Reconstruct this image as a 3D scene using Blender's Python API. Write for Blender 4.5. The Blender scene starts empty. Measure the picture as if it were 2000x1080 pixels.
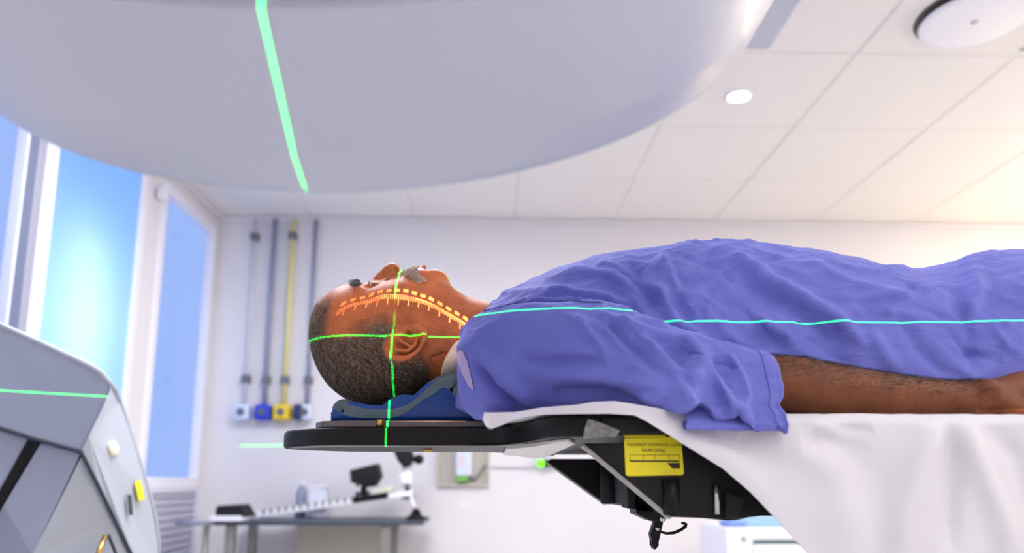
import bpy, bmesh, math, random
import numpy as np
from mathutils import Vector, Matrix

# ------------------------------------------------------------------ camera
SC = bpy.context.scene
COL = SC.collection
R = math.radians
FPX = 1503.0                                   # focal length in pixels of the 2000x1080 frame
PP = (1000.0, 667.0)                           # optical axis (the frame is the upper part of a 3:2 picture)
PITCH = math.atan(278 / 1503.0)
YAW = math.atan(45 / 1503.0 * math.cos(PITCH))
ZC = 1.10                                      # camera height above the floor
cam = bpy.data.cameras.new('camera')
camo = bpy.data.objects.new('camera', cam)
COL.objects.link(camo)
camo.location = (0, 0, ZC)
camo.rotation_euler = (R(90) + PITCH, 0, -YAW)
cam.sensor_width = 36
cam.lens = 36 * FPX / 2000
cam.shift_y = (PP[1] - 540) / 2000
cam.clip_start = 0.02
cam.dof.use_dof = True
cam.dof.focus_distance = 1.10
cam.dof.aperture_fstop = 2.8
SC.camera = camo

# ------------------------------------------------------------------ exposure, sky
vs = SC.view_settings
vs.view_transform = 'Standard'
vs.look = 'None'
vs.exposure = 0.0
vs.gamma = 1.0
vs.use_curve_mapping = False
SC.cycles.max_bounces = 8
SC.cycles.diffuse_bounces = 5
SC.cycles.caustics_reflective = False
SC.cycles.caustics_refractive = False
SC.cycles.sample_clamp_indirect = 6.0
w = bpy.data.worlds.new('sky')
SC.world = w
w.use_nodes = True
w.node_tree.nodes['Background'].inputs[0].default_value = (0.342, 0.509, 1.0, 1)
w.node_tree.nodes['Background'].inputs[1].default_value = 1.0


def area(name, loc, rot, sx, sy, power, col):
    l = bpy.data.lights.new(name, 'AREA')
    l.shape = 'RECTANGLE'
    l.size, l.size_y = sx, sy
    l.energy = power
    l.color = col
    o = bpy.data.objects.new(name, l)
    COL.objects.link(o)
    o.location = loc
    o.rotation_euler = rot
    return o


CEIL = ZC + 1.557
# unseen ceiling panels added to light the room: (x, y, watts, colour)
FILL_PANELS = [(0.445, -0.40, 5.5, (1.0, 0.97, 0.95)), (1.645, -0.40, 5, (1.0, 0.95, 0.90)),
          (-0.755, -0.40, 5, (0.90, 0.94, 1.0)), (2.245, 1.40, 16, (1.0, 0.95, 0.90)),
          (2.845, -0.40, 6, (1.0, 0.93, 0.84)), (2.845, 2.60, 15, (1.0, 0.84, 0.46)),
          (0.445, -1.60, 5, (1.0, 0.97, 0.95)), (1.645, -1.60, 5, (1.0, 0.96, 0.93)),
          (-0.755, 1.98, 22, (0.86, 0.91, 1.0)), (-0.155, 2.57, 24, (0.90, 0.94, 1.0)),
          (3.245, 3.45, 8, (1.0, 0.82, 0.34))]
for (lx, ly, lp, lc) in FILL_PANELS:
    area('panel_light', (lx, ly, CEIL - 0.028), (0, 0, 0), 0.54, 0.54, lp, lc)


# unseen wall uplights added to brighten the ceiling (their troughs are built below): x, y, length, along x?, watts, colour
FILL_UPL = [(0.9, -2.48, 3.6, True, 12, (1.0, 0.97, 0.96)), (3.58, 1.2, 4.4, False, 52, (1.0, 0.94, 0.80))]
for (lx, ly, ln, ax, lp, lc) in FILL_UPL:
    area('uplight_lamp', (lx, ly, 2.02), (R(180), 0, 0), ln if ax else .12, .12 if ax else ln, lp, lc)


# ------------------------------------------------------------------ helpers
def ray(u, v):
    a = (u - PP[0]) / FPX
    b = (PP[1] - v) / FPX
    y = math.cos(PITCH) - b * math.sin(PITCH)
    z = math.sin(PITCH) + b * math.cos(PITCH)
    return np.array([a * math.cos(YAW) + y * math.sin(YAW), y * math.cos(YAW) - a * math.sin(YAW), z])


CAMP = np.array([0, 0, ZC])


def P(u, v, Y):
    d = ray(u, v)
    return CAMP + d * (Y / d[1])


def PX(u, v, X):
    d = ray(u, v)
    return CAMP + d * (X / d[0])


def PZ(u, v, Z):
    d = ray(u, v)
    return CAMP + d * ((Z - ZC) / d[2])


def proj(V):
    V = np.asarray(V, float) - CAMP
    x, y, z = V[..., 0], V[..., 1], V[..., 2]
    a = x * math.cos(YAW) - y * math.sin(YAW)
    yy = x * math.sin(YAW) + y * math.cos(YAW)
    fw = yy * math.cos(PITCH) + z * math.sin(PITCH)
    up = -yy * math.sin(PITCH) + z * math.cos(PITCH)
    return np.stack([PP[0] + FPX * a / fw, PP[1] - FPX * up / fw], -1)


def lin(r, g, b):
    def f(c):
        c /= 255.0
        return c / 12.92 if c <= 0.04045 else ((c + 0.055) / 1.055) ** 2.4
    return (f(r), f(g), f(b), 1.0)


MATS = {}


def mat(name, rgb, rough=0.5, metal=0.0, spec=0.5, noise=0.0, nscale=20.0, bump=0.0, bscale=200.0,
        sub=0.0, emit=None, emit_s=1.0, sheen=0.0, coat=0.0):
    """procedural principled material: colour, slow colour variation, fine relief"""
    m = bpy.data.materials.new(name)
    m.use_nodes = True
    nt = m.node_tree
    b = nt.nodes['Principled BSDF']
    c = lin(*rgb)
    b.inputs['Base Color'].default_value = c
    b.inputs['Roughness'].default_value = rough
    b.inputs['Metallic'].default_value = metal
    b.inputs['Specular IOR Level'].default_value = spec
    if coat:
        b.inputs['Coat Weight'].default_value = coat
        b.inputs['Coat Roughness'].default_value = 0.15
    if sheen:
        b.inputs['Sheen Weight'].default_value = sheen
        b.inputs['Sheen Roughness'].default_value = 0.6
    if sub:
        b.inputs['Subsurface Weight'].default_value = sub
        b.inputs['Subsurface Radius'].default_value = (0.006, 0.0025, 0.0012)
        b.inputs['Subsurface Scale'].default_value = 1.0
    tc = nt.nodes.new('ShaderNodeTexCoord')
    if noise:
        n = nt.nodes.new('ShaderNodeTexNoise')
        n.inputs['Scale'].default_value = nscale
        n.inputs['Detail'].default_value = 5
        r = nt.nodes.new('ShaderNodeValToRGB')
        lo = [max(0, x * (1 - noise)) for x in c[:3]] + [1]
        hi = [min(1, x * (1 + noise)) for x in c[:3]] + [1]
        r.color_ramp.elements[0].color = lo
        r.color_ramp.elements[1].color = hi
        r.color_ramp.elements[0].position = 0.3
        r.color_ramp.elements[1].position = 0.7
        nt.links.new(tc.outputs['Object'], n.inputs['Vector'])
        nt.links.new(n.outputs['Fac'], r.inputs['Fac'])
        nt.links.new(r.outputs['Color'], b.inputs['Base Color'])
    if bump:
        n2 = nt.nodes.new('ShaderNodeTexNoise')
        n2.inputs['Scale'].default_value = bscale
        n2.inputs['Detail'].default_value = 3
        bp = nt.nodes.new('ShaderNodeBump')
        bp.inputs['Strength'].default_value = bump
        bp.inputs['Distance'].default_value = 0.002
        nt.links.new(tc.outputs['Object'], n2.inputs['Vector'])
        nt.links.new(n2.outputs['Fac'], bp.inputs['Height'])
        nt.links.new(bp.outputs['Normal'], b.inputs['Normal'])
    if emit:
        b.inputs['Emission Color'].default_value = lin(*emit)
        b.inputs['Emission Strength'].default_value = emit_s
    MATS[name] = m
    return m


def tag(o, label=None, cat=None, group=None, kind=None):
    if label:
        o['label'] = label
    if cat:
        o['category'] = cat
    if group:
        o['group'] = group
    if kind:
        o['kind'] = kind
    return o


def empty(name, loc, label=None, cat=None, group=None):
    o = bpy.data.objects.new(name, None)
    COL.objects.link(o)
    o.location = loc
    o.empty_display_size = 0.05
    return tag(o, label, cat, group)


def link(name, me, m, parent=None, smooth=False):
    o = bpy.data.objects.new(name, me)
    COL.objects.link(o)
    if m is not None:
        me.materials.append(m)
    if smooth:
        me.polygons.foreach_set('use_smooth', [True] * len(me.polygons))
    if parent is not None:
        o.parent = parent
        # a parent's transform is only a location (and maybe the grandparent's): keep world coordinates
        t = Vector((0, 0, 0))
        q = parent
        while q is not None:
            t += q.location
            q = q.parent
        o.location = -t
    return o


def pydata(name, verts, faces, m, parent=None, smooth=False):
    me = bpy.data.meshes.new(name)
    me.from_pydata([tuple(map(float, v)) for v in verts], [], [tuple(int(i) for i in f) for f in faces])
    me.update()
    return link(name, me, m, parent, smooth)


def npmesh(name, V, F, m, parent=None, smooth=True):
    """fast mesh from numpy arrays; F quads (N,4) or tris (N,3)"""
    me = bpy.data.meshes.new(name)
    V = np.ascontiguousarray(V, np.float32)
    F = np.ascontiguousarray(F, np.int32)
    n, k = F.shape
    me.vertices.add(len(V))
    me.vertices.foreach_set('co', V.ravel())
    me.loops.add(n * k)
    me.loops.foreach_set('vertex_index', F.ravel())
    me.polygons.add(n)
    me.polygons.foreach_set('loop_start', np.arange(0, n * k, k, dtype=np.int32))
    me.update(calc_edges=True)
    me.validate()
    return link(name, me, m, parent, smooth)


def from_bm(name, bm, m, parent=None, smooth=False):
    me = bpy.data.meshes.new(name)
    bmesh.ops.recalc_face_normals(bm, faces=bm.faces[:])
    bm.to_mesh(me)
    bm.free()
    return link(name, me, m, parent, smooth)


def bm_box(bm, lo, hi, bev=0.0, seg=2, M=None):
    lo, hi = Vector(lo), Vector(hi)
    r = bmesh.ops.create_cube(bm, size=1.0)
    vs_ = r['verts']
    for v in vs_:
        v.co = Vector(((lo.x + hi.x) / 2 + v.co.x * (hi.x - lo.x), (lo.y + hi.y) / 2 + v.co.y * (hi.y - lo.y),
                       (lo.z + hi.z) / 2 + v.co.z * (hi.z - lo.z)))
    if bev:
        es = list({e for v in vs_ for e in v.link_edges})
        rr = bmesh.ops.bevel(bm, geom=es, offset=bev, segments=seg, affect='EDGES', profile=0.5)
        vs_ = list({v for f in rr['faces'] for v in f.verts} | {v for v in vs_ if v.is_valid})
    if M is not None:
        for v in vs_:
            v.co = M @ v.co
    return vs_


def box(name, lo, hi, m, parent=None, bev=0.004, seg=2, M=None):
    bm = bmesh.new()
    bm_box(bm, lo, hi, bev, seg, M)
    return from_bm(name, bm, m, parent)


def frames(pts):
    pts = [Vector(p) for p in pts]
    out = []
    up = None
    for i, p in enumerate(pts):
        t = (pts[min(i + 1, len(pts) - 1)] - pts[max(i - 1, 0)]).normalized()
        if up is None:
            up = Vector((0, 0, 1)) if abs(t.z) < 0.9 else Vector((1, 0, 0))
        a = t.cross(up).normalized()
        b = a.cross(t).normalized()
        up = b
        out.append((p, a, b))
    return out


def bm_tube(bm, pts, rad, n=10, cap=True):
    fr = frames(pts)
    rr = rad if hasattr(rad, '__len__') else [rad] * len(fr)
    rings = []
    for (p, a, b), r in zip(fr, rr):
        rings.append([bm.verts.new(p + a * (r * math.cos(2 * math.pi * k / n)) + b * (r * math.sin(2 * math.pi * k / n)))
                      for k in range(n)])
    for A, B in zip(rings[:-1], rings[1:]):
        for k in range(n):
            bm.faces.new((A[k], A[(k + 1) % n], B[(k + 1) % n], B[k]))
    if cap:
        bm.faces.new(rings[0])
        bm.faces.new(rings[-1])


def tube(name, pts, rad, m, parent=None, n=10):
    bm = bmesh.new()
    bm_tube(bm, pts, rad, n)
    return from_bm(name, bm, m, parent, smooth=True)


def lathe(name, prof, m, parent=None, n=48, M=None, smooth=True):
    """prof: (radius, height) list turned about z, then M"""
    bm = bmesh.new()
    rings = []
    for r, h in prof:
        if r < 1e-6:
            rings.append([bm.verts.new((0, 0, h))])
        else:
            rings.append([bm.verts.new((r * math.cos(2 * math.pi * k / n), r * math.sin(2 * math.pi * k / n), h)) for k in range(n)])
    for A, B in zip(rings[:-1], rings[1:]):
        for k in range(n):
            a = [A[0]] if len(A) == 1 else [A[k], A[(k + 1) % n]]
            b = [B[0]] if len(B) == 1 else [B[(k + 1) % n], B[k]]
            if len(a) + len(b) >= 3:
                bm.faces.new(a + b)
    if M is not None:
        bm.transform(M)
    return from_bm(name, bm, m, parent, smooth)


def prism(name, poly, d, m, parent=None, bev=0.0, seg=2, smooth=False):
    """poly: world points of a planar outline; d: extrusion vector"""
    bm = bmesh.new()
    A = [bm.verts.new(Vector(p)) for p in poly]
    B = [bm.verts.new(Vector(p) + Vector(d)) for p in poly]
    bm.faces.new(A)
    bm.faces.new(B[::-1])
    n = len(A)
    side = []
    for k in range(n):
        side.append(bm.faces.new((A[k], B[k], B[(k + 1) % n], A[(k + 1) % n])))
    if bev:
        es = [e for e in bm.edges if not (e.verts[0] in A and e.verts[1] in B or e.verts[0] in B and e.verts[1] in A)]
        bmesh.ops.bevel(bm, geom=es, offset=bev, segments=seg, affect='EDGES', profile=0.5)
    return from_bm(name, bm, m, parent, smooth)


def smooth_by_angle(o, deg=35):
    me = o.data
    bm = bmesh.new()
    bm.from_mesh(me)
    for f in bm.faces:
        f.smooth = True
    for e in bm.edges:
        if len(e.link_faces) == 2 and e.calc_face_angle(0) > R(deg):
            e.smooth = False
    bm.to_mesh(me)
    bm.free()
    return o


# vectorised gradient noise
_rs = np.random.RandomState(7)
_perm = np.concatenate([_rs.permutation(256)] * 3)
_grad = _rs.normal(size=(256, 3))
_grad /= np.linalg.norm(_grad, axis=1)[:, None]


def pnoise(Q):
    Q = np.asarray(Q, float)
    i = np.floor(Q).astype(int)
    f = Q - i
    i &= 255
    s = f * f * f * (f * (f * 6 - 15) + 10)
    out = 0
    for dx in (0, 1):
        for dy in (0, 1):
            for dz in (0, 1):
                g = _grad[_perm[_perm[_perm[i[:, 0] + dx] + i[:, 1] + dy] + i[:, 2] + dz]]
                d = f - np.array([dx, dy, dz])
                wgt = (s[:, 0] if dx else 1 - s[:, 0]) * (s[:, 1] if dy else 1 - s[:, 1]) * (s[:, 2] if dz else 1 - s[:, 2])
                out = out + wgt * (g * d).sum(1)
    return out


def catmull(ctrl, n):
    """smooth interpolation of rows of ctrl at n samples (first column need not be uniform)"""
    c = np.asarray(ctrl, float)
    k = len(c)
    t = np.linspace(0, k - 1, n)
    i = np.clip(np.floor(t).astype(int), 0, k - 2)
    f = (t - i)[:, None]
    p0, p1, p2, p3 = c[np.clip(i - 1, 0, k - 1)], c[i], c[i + 1], c[np.clip(i + 2, 0, k - 1)]
    return 0.5 * (2 * p1 + (p2 - p0) * f + (2 * p0 - 5 * p1 + 4 * p2 - p3) * f ** 2 + (3 * p1 - p0 - 3 * p2 + p3) * f ** 3)


# ------------------------------------------------------------------ materials
mat('wall', (226, 222, 226), 0.75, noise=0.02, nscale=3, bump=0.1, bscale=300)
mat('tile', (236, 232, 230), 0.85, noise=0.015, nscale=40, bump=0.25, bscale=600)
mat('tbar', (222, 217, 214), 0.6)
mat('floor', (205, 205, 208), 0.35, noise=0.05, nscale=8)
mat('frame_white', (236, 234, 244), 0.4, bump=0.03)
mat('frame_grey', (150, 150, 165), 0.4)
mat('louvre', (216, 216, 232), 0.45)
mat('shell', (186, 190, 207), 0.38, spec=0.45, noise=0.015, nscale=4, coat=0.15)
mat('shell_dark', (96, 100, 108), 0.5)
mat('shell_grey', (142, 150, 172), 0.45, noise=0.02, nscale=6)
mat('shell_light', (168, 174, 186), 0.45, noise=0.02, nscale=6)  # paler copy of the grey shell, for faces turned to the light
mat('seam', (52, 60, 74), 0.6)
mat('black', (16, 16, 18), 0.42, spec=0.22, noise=0.2, nscale=30, bump=0.04, bscale=400)
mat('black_soft', (24, 24, 28), 0.65, spec=0.25, noise=0.15, nscale=40)
mat('edge_grey', (150, 148, 146), 0.5, noise=0.1, nscale=60)
mat('under_white', (224, 221, 216), 0.5, noise=0.03, nscale=30)
mat('acrylic', (92, 86, 92), 0.25, spec=0.6, noise=0.15, nscale=90)
mat('brass', (190, 150, 80), 0.3, metal=1.0)
mat('steel', (190, 190, 192), 0.25, metal=1.0)
mat('bench_leg', (150, 148, 146), 0.4, metal=0.6)
mat('yellow_label', (238, 222, 8), 0.5, noise=0.03)
mat('ink', (40, 36, 10), 0.6)
mat('ink_soft', (104, 90, 10), 0.6)
mat('tape', (120, 120, 122), 0.75, noise=0.35, nscale=160, bump=0.5, bscale=300)
mat('foam_blue', (8, 62, 138), 0.42, spec=0.4, noise=0.1, nscale=25, coat=0.1)
mat('foam_top', (70, 96, 108), 0.5, noise=0.12, nscale=60)
mat('sheet', (212, 210, 216), 0.85, noise=0.015, nscale=8, bump=0.12, bscale=900, sheen=0.15)
mat('collar', (240, 226, 206), 0.85, bump=0.15, bscale=800)
mat('pipe_grey', (146, 150, 174), 0.4)
mat('pipe_yellow', (222, 213, 146), 0.4)
mat('pipe_white', (212, 212, 226), 0.4)
mat('box_blue', (30, 62, 205), 0.4)
mat('box_yellow', (238, 208, 44), 0.4)
mat('box_white', (214, 222, 246), 0.4)
mat('box_navy', (32, 44, 92), 0.4)
mat('clip', (110, 112, 124), 0.5)
mat('bench_top', (62, 68, 84), 0.4)
mat('plastic_white', (236, 236, 246), 0.4)
mat('cream', (226, 222, 200), 0.55)
mat('beige', (196, 190, 178), 0.6)
mat('beige_dark', (182, 176, 164), 0.65)
mat('green_label', (120, 186, 84), 0.5)
mat('pale_print', (222, 204, 212), 0.5)
mat('lens_green', (110, 255, 20), 0.3, emit=(100, 255, 10), emit_s=1.3)
mat('blue_glove', (120, 150, 232), 0.5)
mat('sky_blue', (150, 190, 226), 0.5)
mat('teal_dark', (70, 98, 98), 0.5)
mat('vent_dark', (84, 80, 72), 0.6)
mat('lamp_glow', (255, 255, 255), 0.5, emit=(246, 250, 255), emit_s=14.0)
mat('panel_glow', (255, 255, 255), 0.5, emit=(255, 252, 248), emit_s=6.0)
mat('warm_glow', (255, 240, 200), 0.5, emit=(255, 222, 130), emit_s=5.0)
mat('tube_glow', (255, 255, 255), 0.5, emit=(236, 248, 255), emit_s=14.0)
mat('thread', (84, 90, 166), 0.9)


def glass_mat():
    m = bpy.data.materials.new('window_glass')
    m.use_nodes = True
    nt = m.node_tree
    nt.nodes.clear()
    out = nt.nodes.new('ShaderNodeOutputMaterial')
    mix = nt.nodes.new('ShaderNodeMixShader')
    tr = nt.nodes.new('ShaderNodeBsdfTransparent')
    gl = nt.nodes.new('ShaderNodeBsdfGlossy')
    gl.inputs['Roughness'].default_value = 0.05
    mix.inputs[0].default_value = 0.04
    nt.links.new(tr.outputs[0], mix.inputs[1])
    nt.links.new(gl.outputs[0], mix.inputs[2])
    nt.links.new(mix.outputs[0], out.inputs[0])
    MATS['glass'] = m
    m = bpy.data.materials.new('frosted_glass')
    m.use_nodes = True
    nt = m.node_tree
    nt.nodes.clear()
    out = nt.nodes.new('ShaderNodeOutputMaterial')
    tl = nt.nodes.new('ShaderNodeBsdfTranslucent')
    tl.inputs[0].default_value = (0.80, 0.93, 1.0, 1)
    nt.links.new(tl.outputs[0], out.inputs[0])
    MATS['frosted'] = m


glass_mat()

# ------------------------------------------------------------------ room shell
XL, XR, YB, YF = -1.60, 3.70, 4.39, -2.60


def shell_box(name, lo, hi, m):
    o = box(name, lo, hi, MATS[m], None, 0)
    return tag(o, kind='structure')


shell_box('floor', (XL - .03, YF - .2, -0.1), (XR + .2, YB + .2, 0), 'floor')
shell_box('wall_back', (XL - .03, YB, 0), (XR + .2, YB + .2, CEIL + .2), 'wall')
shell_box('wall_right', (XR, YF, 0), (XR + .2, YB, CEIL + .2), 'wall')
shell_box('wall_front', (XL - .03, YF - .2, 0), (XR + .2, YF, CEIL + .2), 'wall')
# left wall with three window openings
WZ0 = PX(335, 934, XL)[2]
WZ1 = PX(313, 366, XL)[2]
WY = [(1.10, PX(28, 450, XL)[1]), (PX(93, 450, XL)[1], PX(267, 450, XL)[1]), (PX(306, 600, XL)[1], PX(403, 600, XL)[1])]
bm = bmesh.new()
bm_box(bm, (XL - .03, YF, 0), (XL, YB, WZ0))
bm_box(bm, (XL - .03, YF, WZ1), (XL, YB, CEIL + .2))
ys = [YF] + [y for ab in WY for y in ab] + [YB]
for k in range(0, len(ys), 2):
    bm_box(bm, (XL - .03, ys[k], WZ0), (XL, ys[k + 1], WZ1))
tag(from_bm('wall_left', bm, MATS['wall']), kind='structure')
for n, (y0, y1) in enumerate(WY):
    wr = tag(empty('window_%d' % (n + 1), (XL, (y0 + y1) / 2, WZ0)), kind='structure')
    fw = 0.035
    for nm, lo, hi in (('frame_side', (XL - .03, y0 - .05, WZ0 - .04), (XL + .014, y0 + .002, WZ1 + .05)),
                       ('frame_side', (XL - .03, y1 - .002, WZ0 - .04), (XL + .014, y1 + .05, WZ1 + .05)),
                       ('frame_top', (XL - .03, y0, WZ1 - .004), (XL + .016, y1, WZ1 + .05)),
                       ('frame_bottom', (XL - .03, y0, WZ0 - .05), (XL + .022, y1, WZ0 + .004))):
        if hi[1] > YB - .002:
            hi = (hi[0], YB - .002, hi[2])
        box(nm, lo, hi, MATS['frame_white'], wr, 0.006)
    box('pane', (XL - .004, y0 - .001, WZ0), (XL + .002, y1 + .001, WZ1), MATS['frosted' if n == 1 else 'glass'], wr, 0)
# grey mullion strip beside the nearest window
box('mullion', (XL - .01, WY[0][1] + .004, WZ0 - .03), (XL + .05, WY[0][1] + .05, WZ1 + .04), MATS['frame_grey'],
    bpy.data.objects['window_1'], 0.004)
# small latch on the frame of window 2
q = PX(303, 378, XL)
box('catch', (XL + .018, q[1] - .02, q[2] - .03), (XL + .05, q[1] + .02, q[2] + .03), MATS['frame_white'], bpy.data.objects['window_3'], .004)
# tube lamp added behind the frosted pane to give it its glow
yc = WY[1][0] * 0.56 + WY[1][1] * 0.44
lt = empty('tube_lamp', (XL - .24, yc, WZ0), 'vertical white tube lamp glowing behind the frosted window pane', 'lamp')
tube('tube', [(XL - .24, yc, WZ0 + .25), (XL - .24, yc, WZ1 - .45)], .030, MATS['tube_glow'], lt, 12)
tube('lamp_cap', [(XL - .24, yc, WZ0 + .18), (XL - .24, yc, WZ0 + .25)], .034, MATS['frame_white'], lt, 12)
tube('lamp_cap', [(XL - .24, yc, WZ1 - .45), (XL - .24, yc, WZ1 - .38)], .034, MATS['frame_white'], lt, 12)
# louvred vent under the far window
ly0, ly1 = WY[2][0] - .12, WY[2][1] - .02
lz1 = PX(340, 962, XL)[2]
lv = tag(empty('louvre_vent', (XL, (ly0 + ly1) / 2, lz1 - .8)), 'white louvred vent panel under the plain blue window', 'vent')
for nm, lo, hi in (('vent_frame', (XL + .001, ly0 - .03, lz1 - .83), (XL + .03, ly0, lz1 + .02)), ('vent_frame', (XL + .001, ly1, lz1 - .83), (XL + .03, ly1 + .03, lz1 + .02)),
                   ('vent_frame', (XL + .001, ly0, lz1), (XL + .03, ly1, lz1 + .025)), ('back_plate', (XL + .001, ly0, lz1 - .83), (XL + .004, ly1, lz1))):
    box(nm, lo, hi, MATS['louvre'], lv, 0.002 if nm != 'back_plate' else 0)
for k in range(22):
    z = lz1 - .02 - k * .036
    M = Matrix.Translation((XL + .018, 0, z)) @ Matrix.Rotation(R(-38), 4, 'Y')
    box('slat', (-.016, ly0, -.0025), (.016, ly1, .0025), MATS['louvre'], lv, 0.001, 1, M)

# ceiling: tiles in a T-bar grid
ce = box('ceiling', (XL - .03, YF - .2, CEIL + .004), (XR + .2, YB + .2, CEIL + .2), MATS['tbar'], None, 0)
tag(ce, kind='structure')
gx = [XL] + [x for x in np.arange(-1.056, XR, .6)] + [XR]
gy = [YF] + [y for y in np.arange(4.357 - .6 * 11, 4.3, .6)] + [YB]
skip = set()
shared = {}
RND = random.Random(3)
for i in range(len(gx) - 1):
    for j in range(len(gy) - 1):
        x0, x1, y0, y1 = gx[i], gx[i + 1], gy[j], gy[j + 1]
        if x1 - x0 < .05 or y1 - y0 < .04:
            continue
        key = (round(x1 - x0, 3), round(y1 - y0, 3))
        if key not in shared:
            o = box('ceiling_tile', (-(x1 - x0) / 2 + .005, -(y1 - y0) / 2 + .005, 0), ((x1 - x0) / 2 - .005, (y1 - y0) / 2 - .005, .008), MATS['tile'], ce, .003, 1)
            shared[key] = o
        else:
            o = shared[key].copy()
            COL.objects.link(o)
        o.location = ((x0 + x1) / 2, (y0 + y1) / 2, CEIL + RND.uniform(0, .0015))
# cornice strip where back wall meets ceiling
tag(box('trim_1', (XL, YB - .018, CEIL - .03), (XR, YB - .001, CEIL - .002), MATS['wall'], None, .003), kind='structure')
tag(box('trim_2', (XL + .001, YF, CEIL - .03), (XL + .02, YB - .02, CEIL - .002), MATS['wall'], None, .003), kind='structure')

# unseen fixtures added to carry the fill panel lights
for k, (lx, ly, lp, lc) in enumerate(FILL_PANELS):
    where = ['right above the camera', 'right of the camera', 'left of the camera', 'over the couch legs', 'by the right wall', 'near the far right corner',
             'in the second row behind the camera', 'in the second row behind on the right', 'hidden above the gantry head by the windows', 'hidden above the gantry head', 'beside the back wall at far right'][k]
    t = empty('ceiling_light', (lx, ly, CEIL - .02), 'square white ceiling light panel ' + where, 'ceiling light', 'square ceiling light panels')
    for nm, lo, hi in (('frame', (-.3, -.3, -.006), (.3, -.275, .018)), ('frame', (-.3, .275, -.006), (.3, .3, .018)),
                       ('frame', (-.3, -.275, -.006), (-.275, .275, .018)), ('frame', (.275, -.275, -.006), (.3, .275, .018)), ('diffuser', (-.275, -.275, .0), (.275, .275, .012))):
        o = box(nm, lo, hi, MATS['plastic_white' if nm == 'frame' else 'panel_glow'], t, .002)
        o.location = (0, 0, 0)

for k, (lx, ly, ln, ax, lp, lc) in enumerate(FILL_UPL):  # unseen troughs added to hold the fill uplights
    t = empty('uplight_trough', (lx, ly, 1.97), 'long white wall trough with upward light ' + ('on the wall behind the camera', 'on the right wall')[k], 'wall light')
    hx_, hy_ = (ln / 2 + .05, .10) if ax else (.10, ln / 2 + .05)
    box('trough_base', (lx - hx_, ly - hy_, 1.96), (lx + hx_, ly + hy_, 1.98), MATS['plastic_white'], t, .004)
    for sx, sy in ((1, 0), (-1, 0), (0, 1), (0, -1)):
        cx_, cy_ = lx + sx * (hx_ - .01), ly + sy * (hy_ - .01)
        box('trough_side', (cx_ - (.01 if sx else hx_), cy_ - (.01 if sy else hy_), 1.98), (cx_ + (.01 if sx else hx_), cy_ + (.01 if sy else hy_), 2.04), MATS['plastic_white'], t, .003)
# ------------------------------------------------------------------ ceiling fittings in view
c = PZ(1443, 187, CEIL)
t = empty('downlight', (c[0], c[1], CEIL), 'small round white downlight shining in the ceiling tiles', 'ceiling light')
lathe('trim_ring', [(.052, -.001), (.056, -.006), (.050, -.009), (.044, -.006), (.044, .0)], MATS['plastic_white'], t, 32, Matrix.Translation((c[0], c[1], CEIL)))
lathe('lamp_lens', [(0, -.009), (.03, -.008), (.044, -.004)], MATS['lamp_glow'], t, 32, Matrix.Translation((c[0], c[1], CEIL)))
sl = bpy.data.lights.new('downlight_lamp', 'SPOT')
sl.energy = 18
sl.spot_size = R(110)
sl.spot_blend = 0.6
sl.shadow_soft_size = 0.04
slo = bpy.data.objects.new('downlight_lamp', sl)
COL.objects.link(slo)
slo.location = (c[0], c[1], CEIL - .03)

c0, c1 = PZ(1782, 40, CEIL), PZ(2010, 40, CEIL)
ce_ = PZ(1905, 25, CEIL)
rd = .17
ce_ = np.array([PZ(1782, 50, CEIL)[0] + rd, PZ(1850, 83, CEIL)[1] - rd, CEIL])
t = empty('air_diffuser', tuple(ce_), 'round white air diffuser disc hanging below the ceiling', 'air vent')
M = Matrix.Translation(ce_)
lathe('diffuser_disc', [(0, -.030), (rd - .02, -.030), (rd - .004, -.027), (rd, -.022), (rd - .006, -.017), (.0, -.016)], MATS['plastic_white'], t, 64, M)
lathe('throat', [(rd + .012, -.001), (rd + .004, -.004), (rd - .03, -.002), (rd - .035, -.0008)], MATS['vent_dark'], t, 64, M)
lathe('hub_screw', [(0, -.034), (.008, -.034), (.012, -.031), (.012, -.029)], MATS['beige'], t, 20, M)
lathe('stem', [(.015, -.017), (.015, -.001)], MATS['plastic_white'], t, 16, M)
c = PZ(2000, 98, CEIL)
t = empty('ceiling_grille', (c[0] + .1, c[1] - .08, CEIL), 'dark slotted grille in the ceiling beside the round air diffuser', 'air vent')
for nm, lo, hi in (('grille_frame', (c[0] - .02, c[1] - .16, CEIL - .008), (c[0] + .25, c[1] - .15, CEIL - .001)), ('grille_frame', (c[0] - .02, c[1] - .01, CEIL - .008), (c[0] + .25, c[1], CEIL - .001)),
                   ('grille_back', (c[0] - .01, c[1] - .15, CEIL - .003), (c[0] + .24, c[1] - .01, CEIL - .001))):
    box(nm, lo, hi, MATS['tile' if nm == 'grille_frame' else 'vent_dark'], t, .001)
for k in range(6):
    box('slat', (c[0] - .01, c[1] - .145 + k * .023, CEIL - .007), (c[0] + .24, c[1] - .138 + k * .023, CEIL - .002), MATS['beige'], t, .001)
# ceiling-hung box beside the gantry head
za = CEIL - .17
pa = PZ(1505, 98, za)
pb = PZ(1565, 0, za)
t = empty('ceiling_box', (pa[0] - .2, pa[1] - .3, CEIL), 'grey ceiling-hung equipment box half hidden by the gantry head', 'equipment box')
box('housing', (pa[0] - .42, pa[1] - .75, za), (pa[0], pa[1], CEIL - .001), MATS['shell'], t, .012, 3)
box('end_strip', (pa[0] - .40, pa[1], za + .01), (pa[0] - .012, pa[1] + .012, CEIL - .012), MATS['edge_grey'], t, .003)
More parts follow.
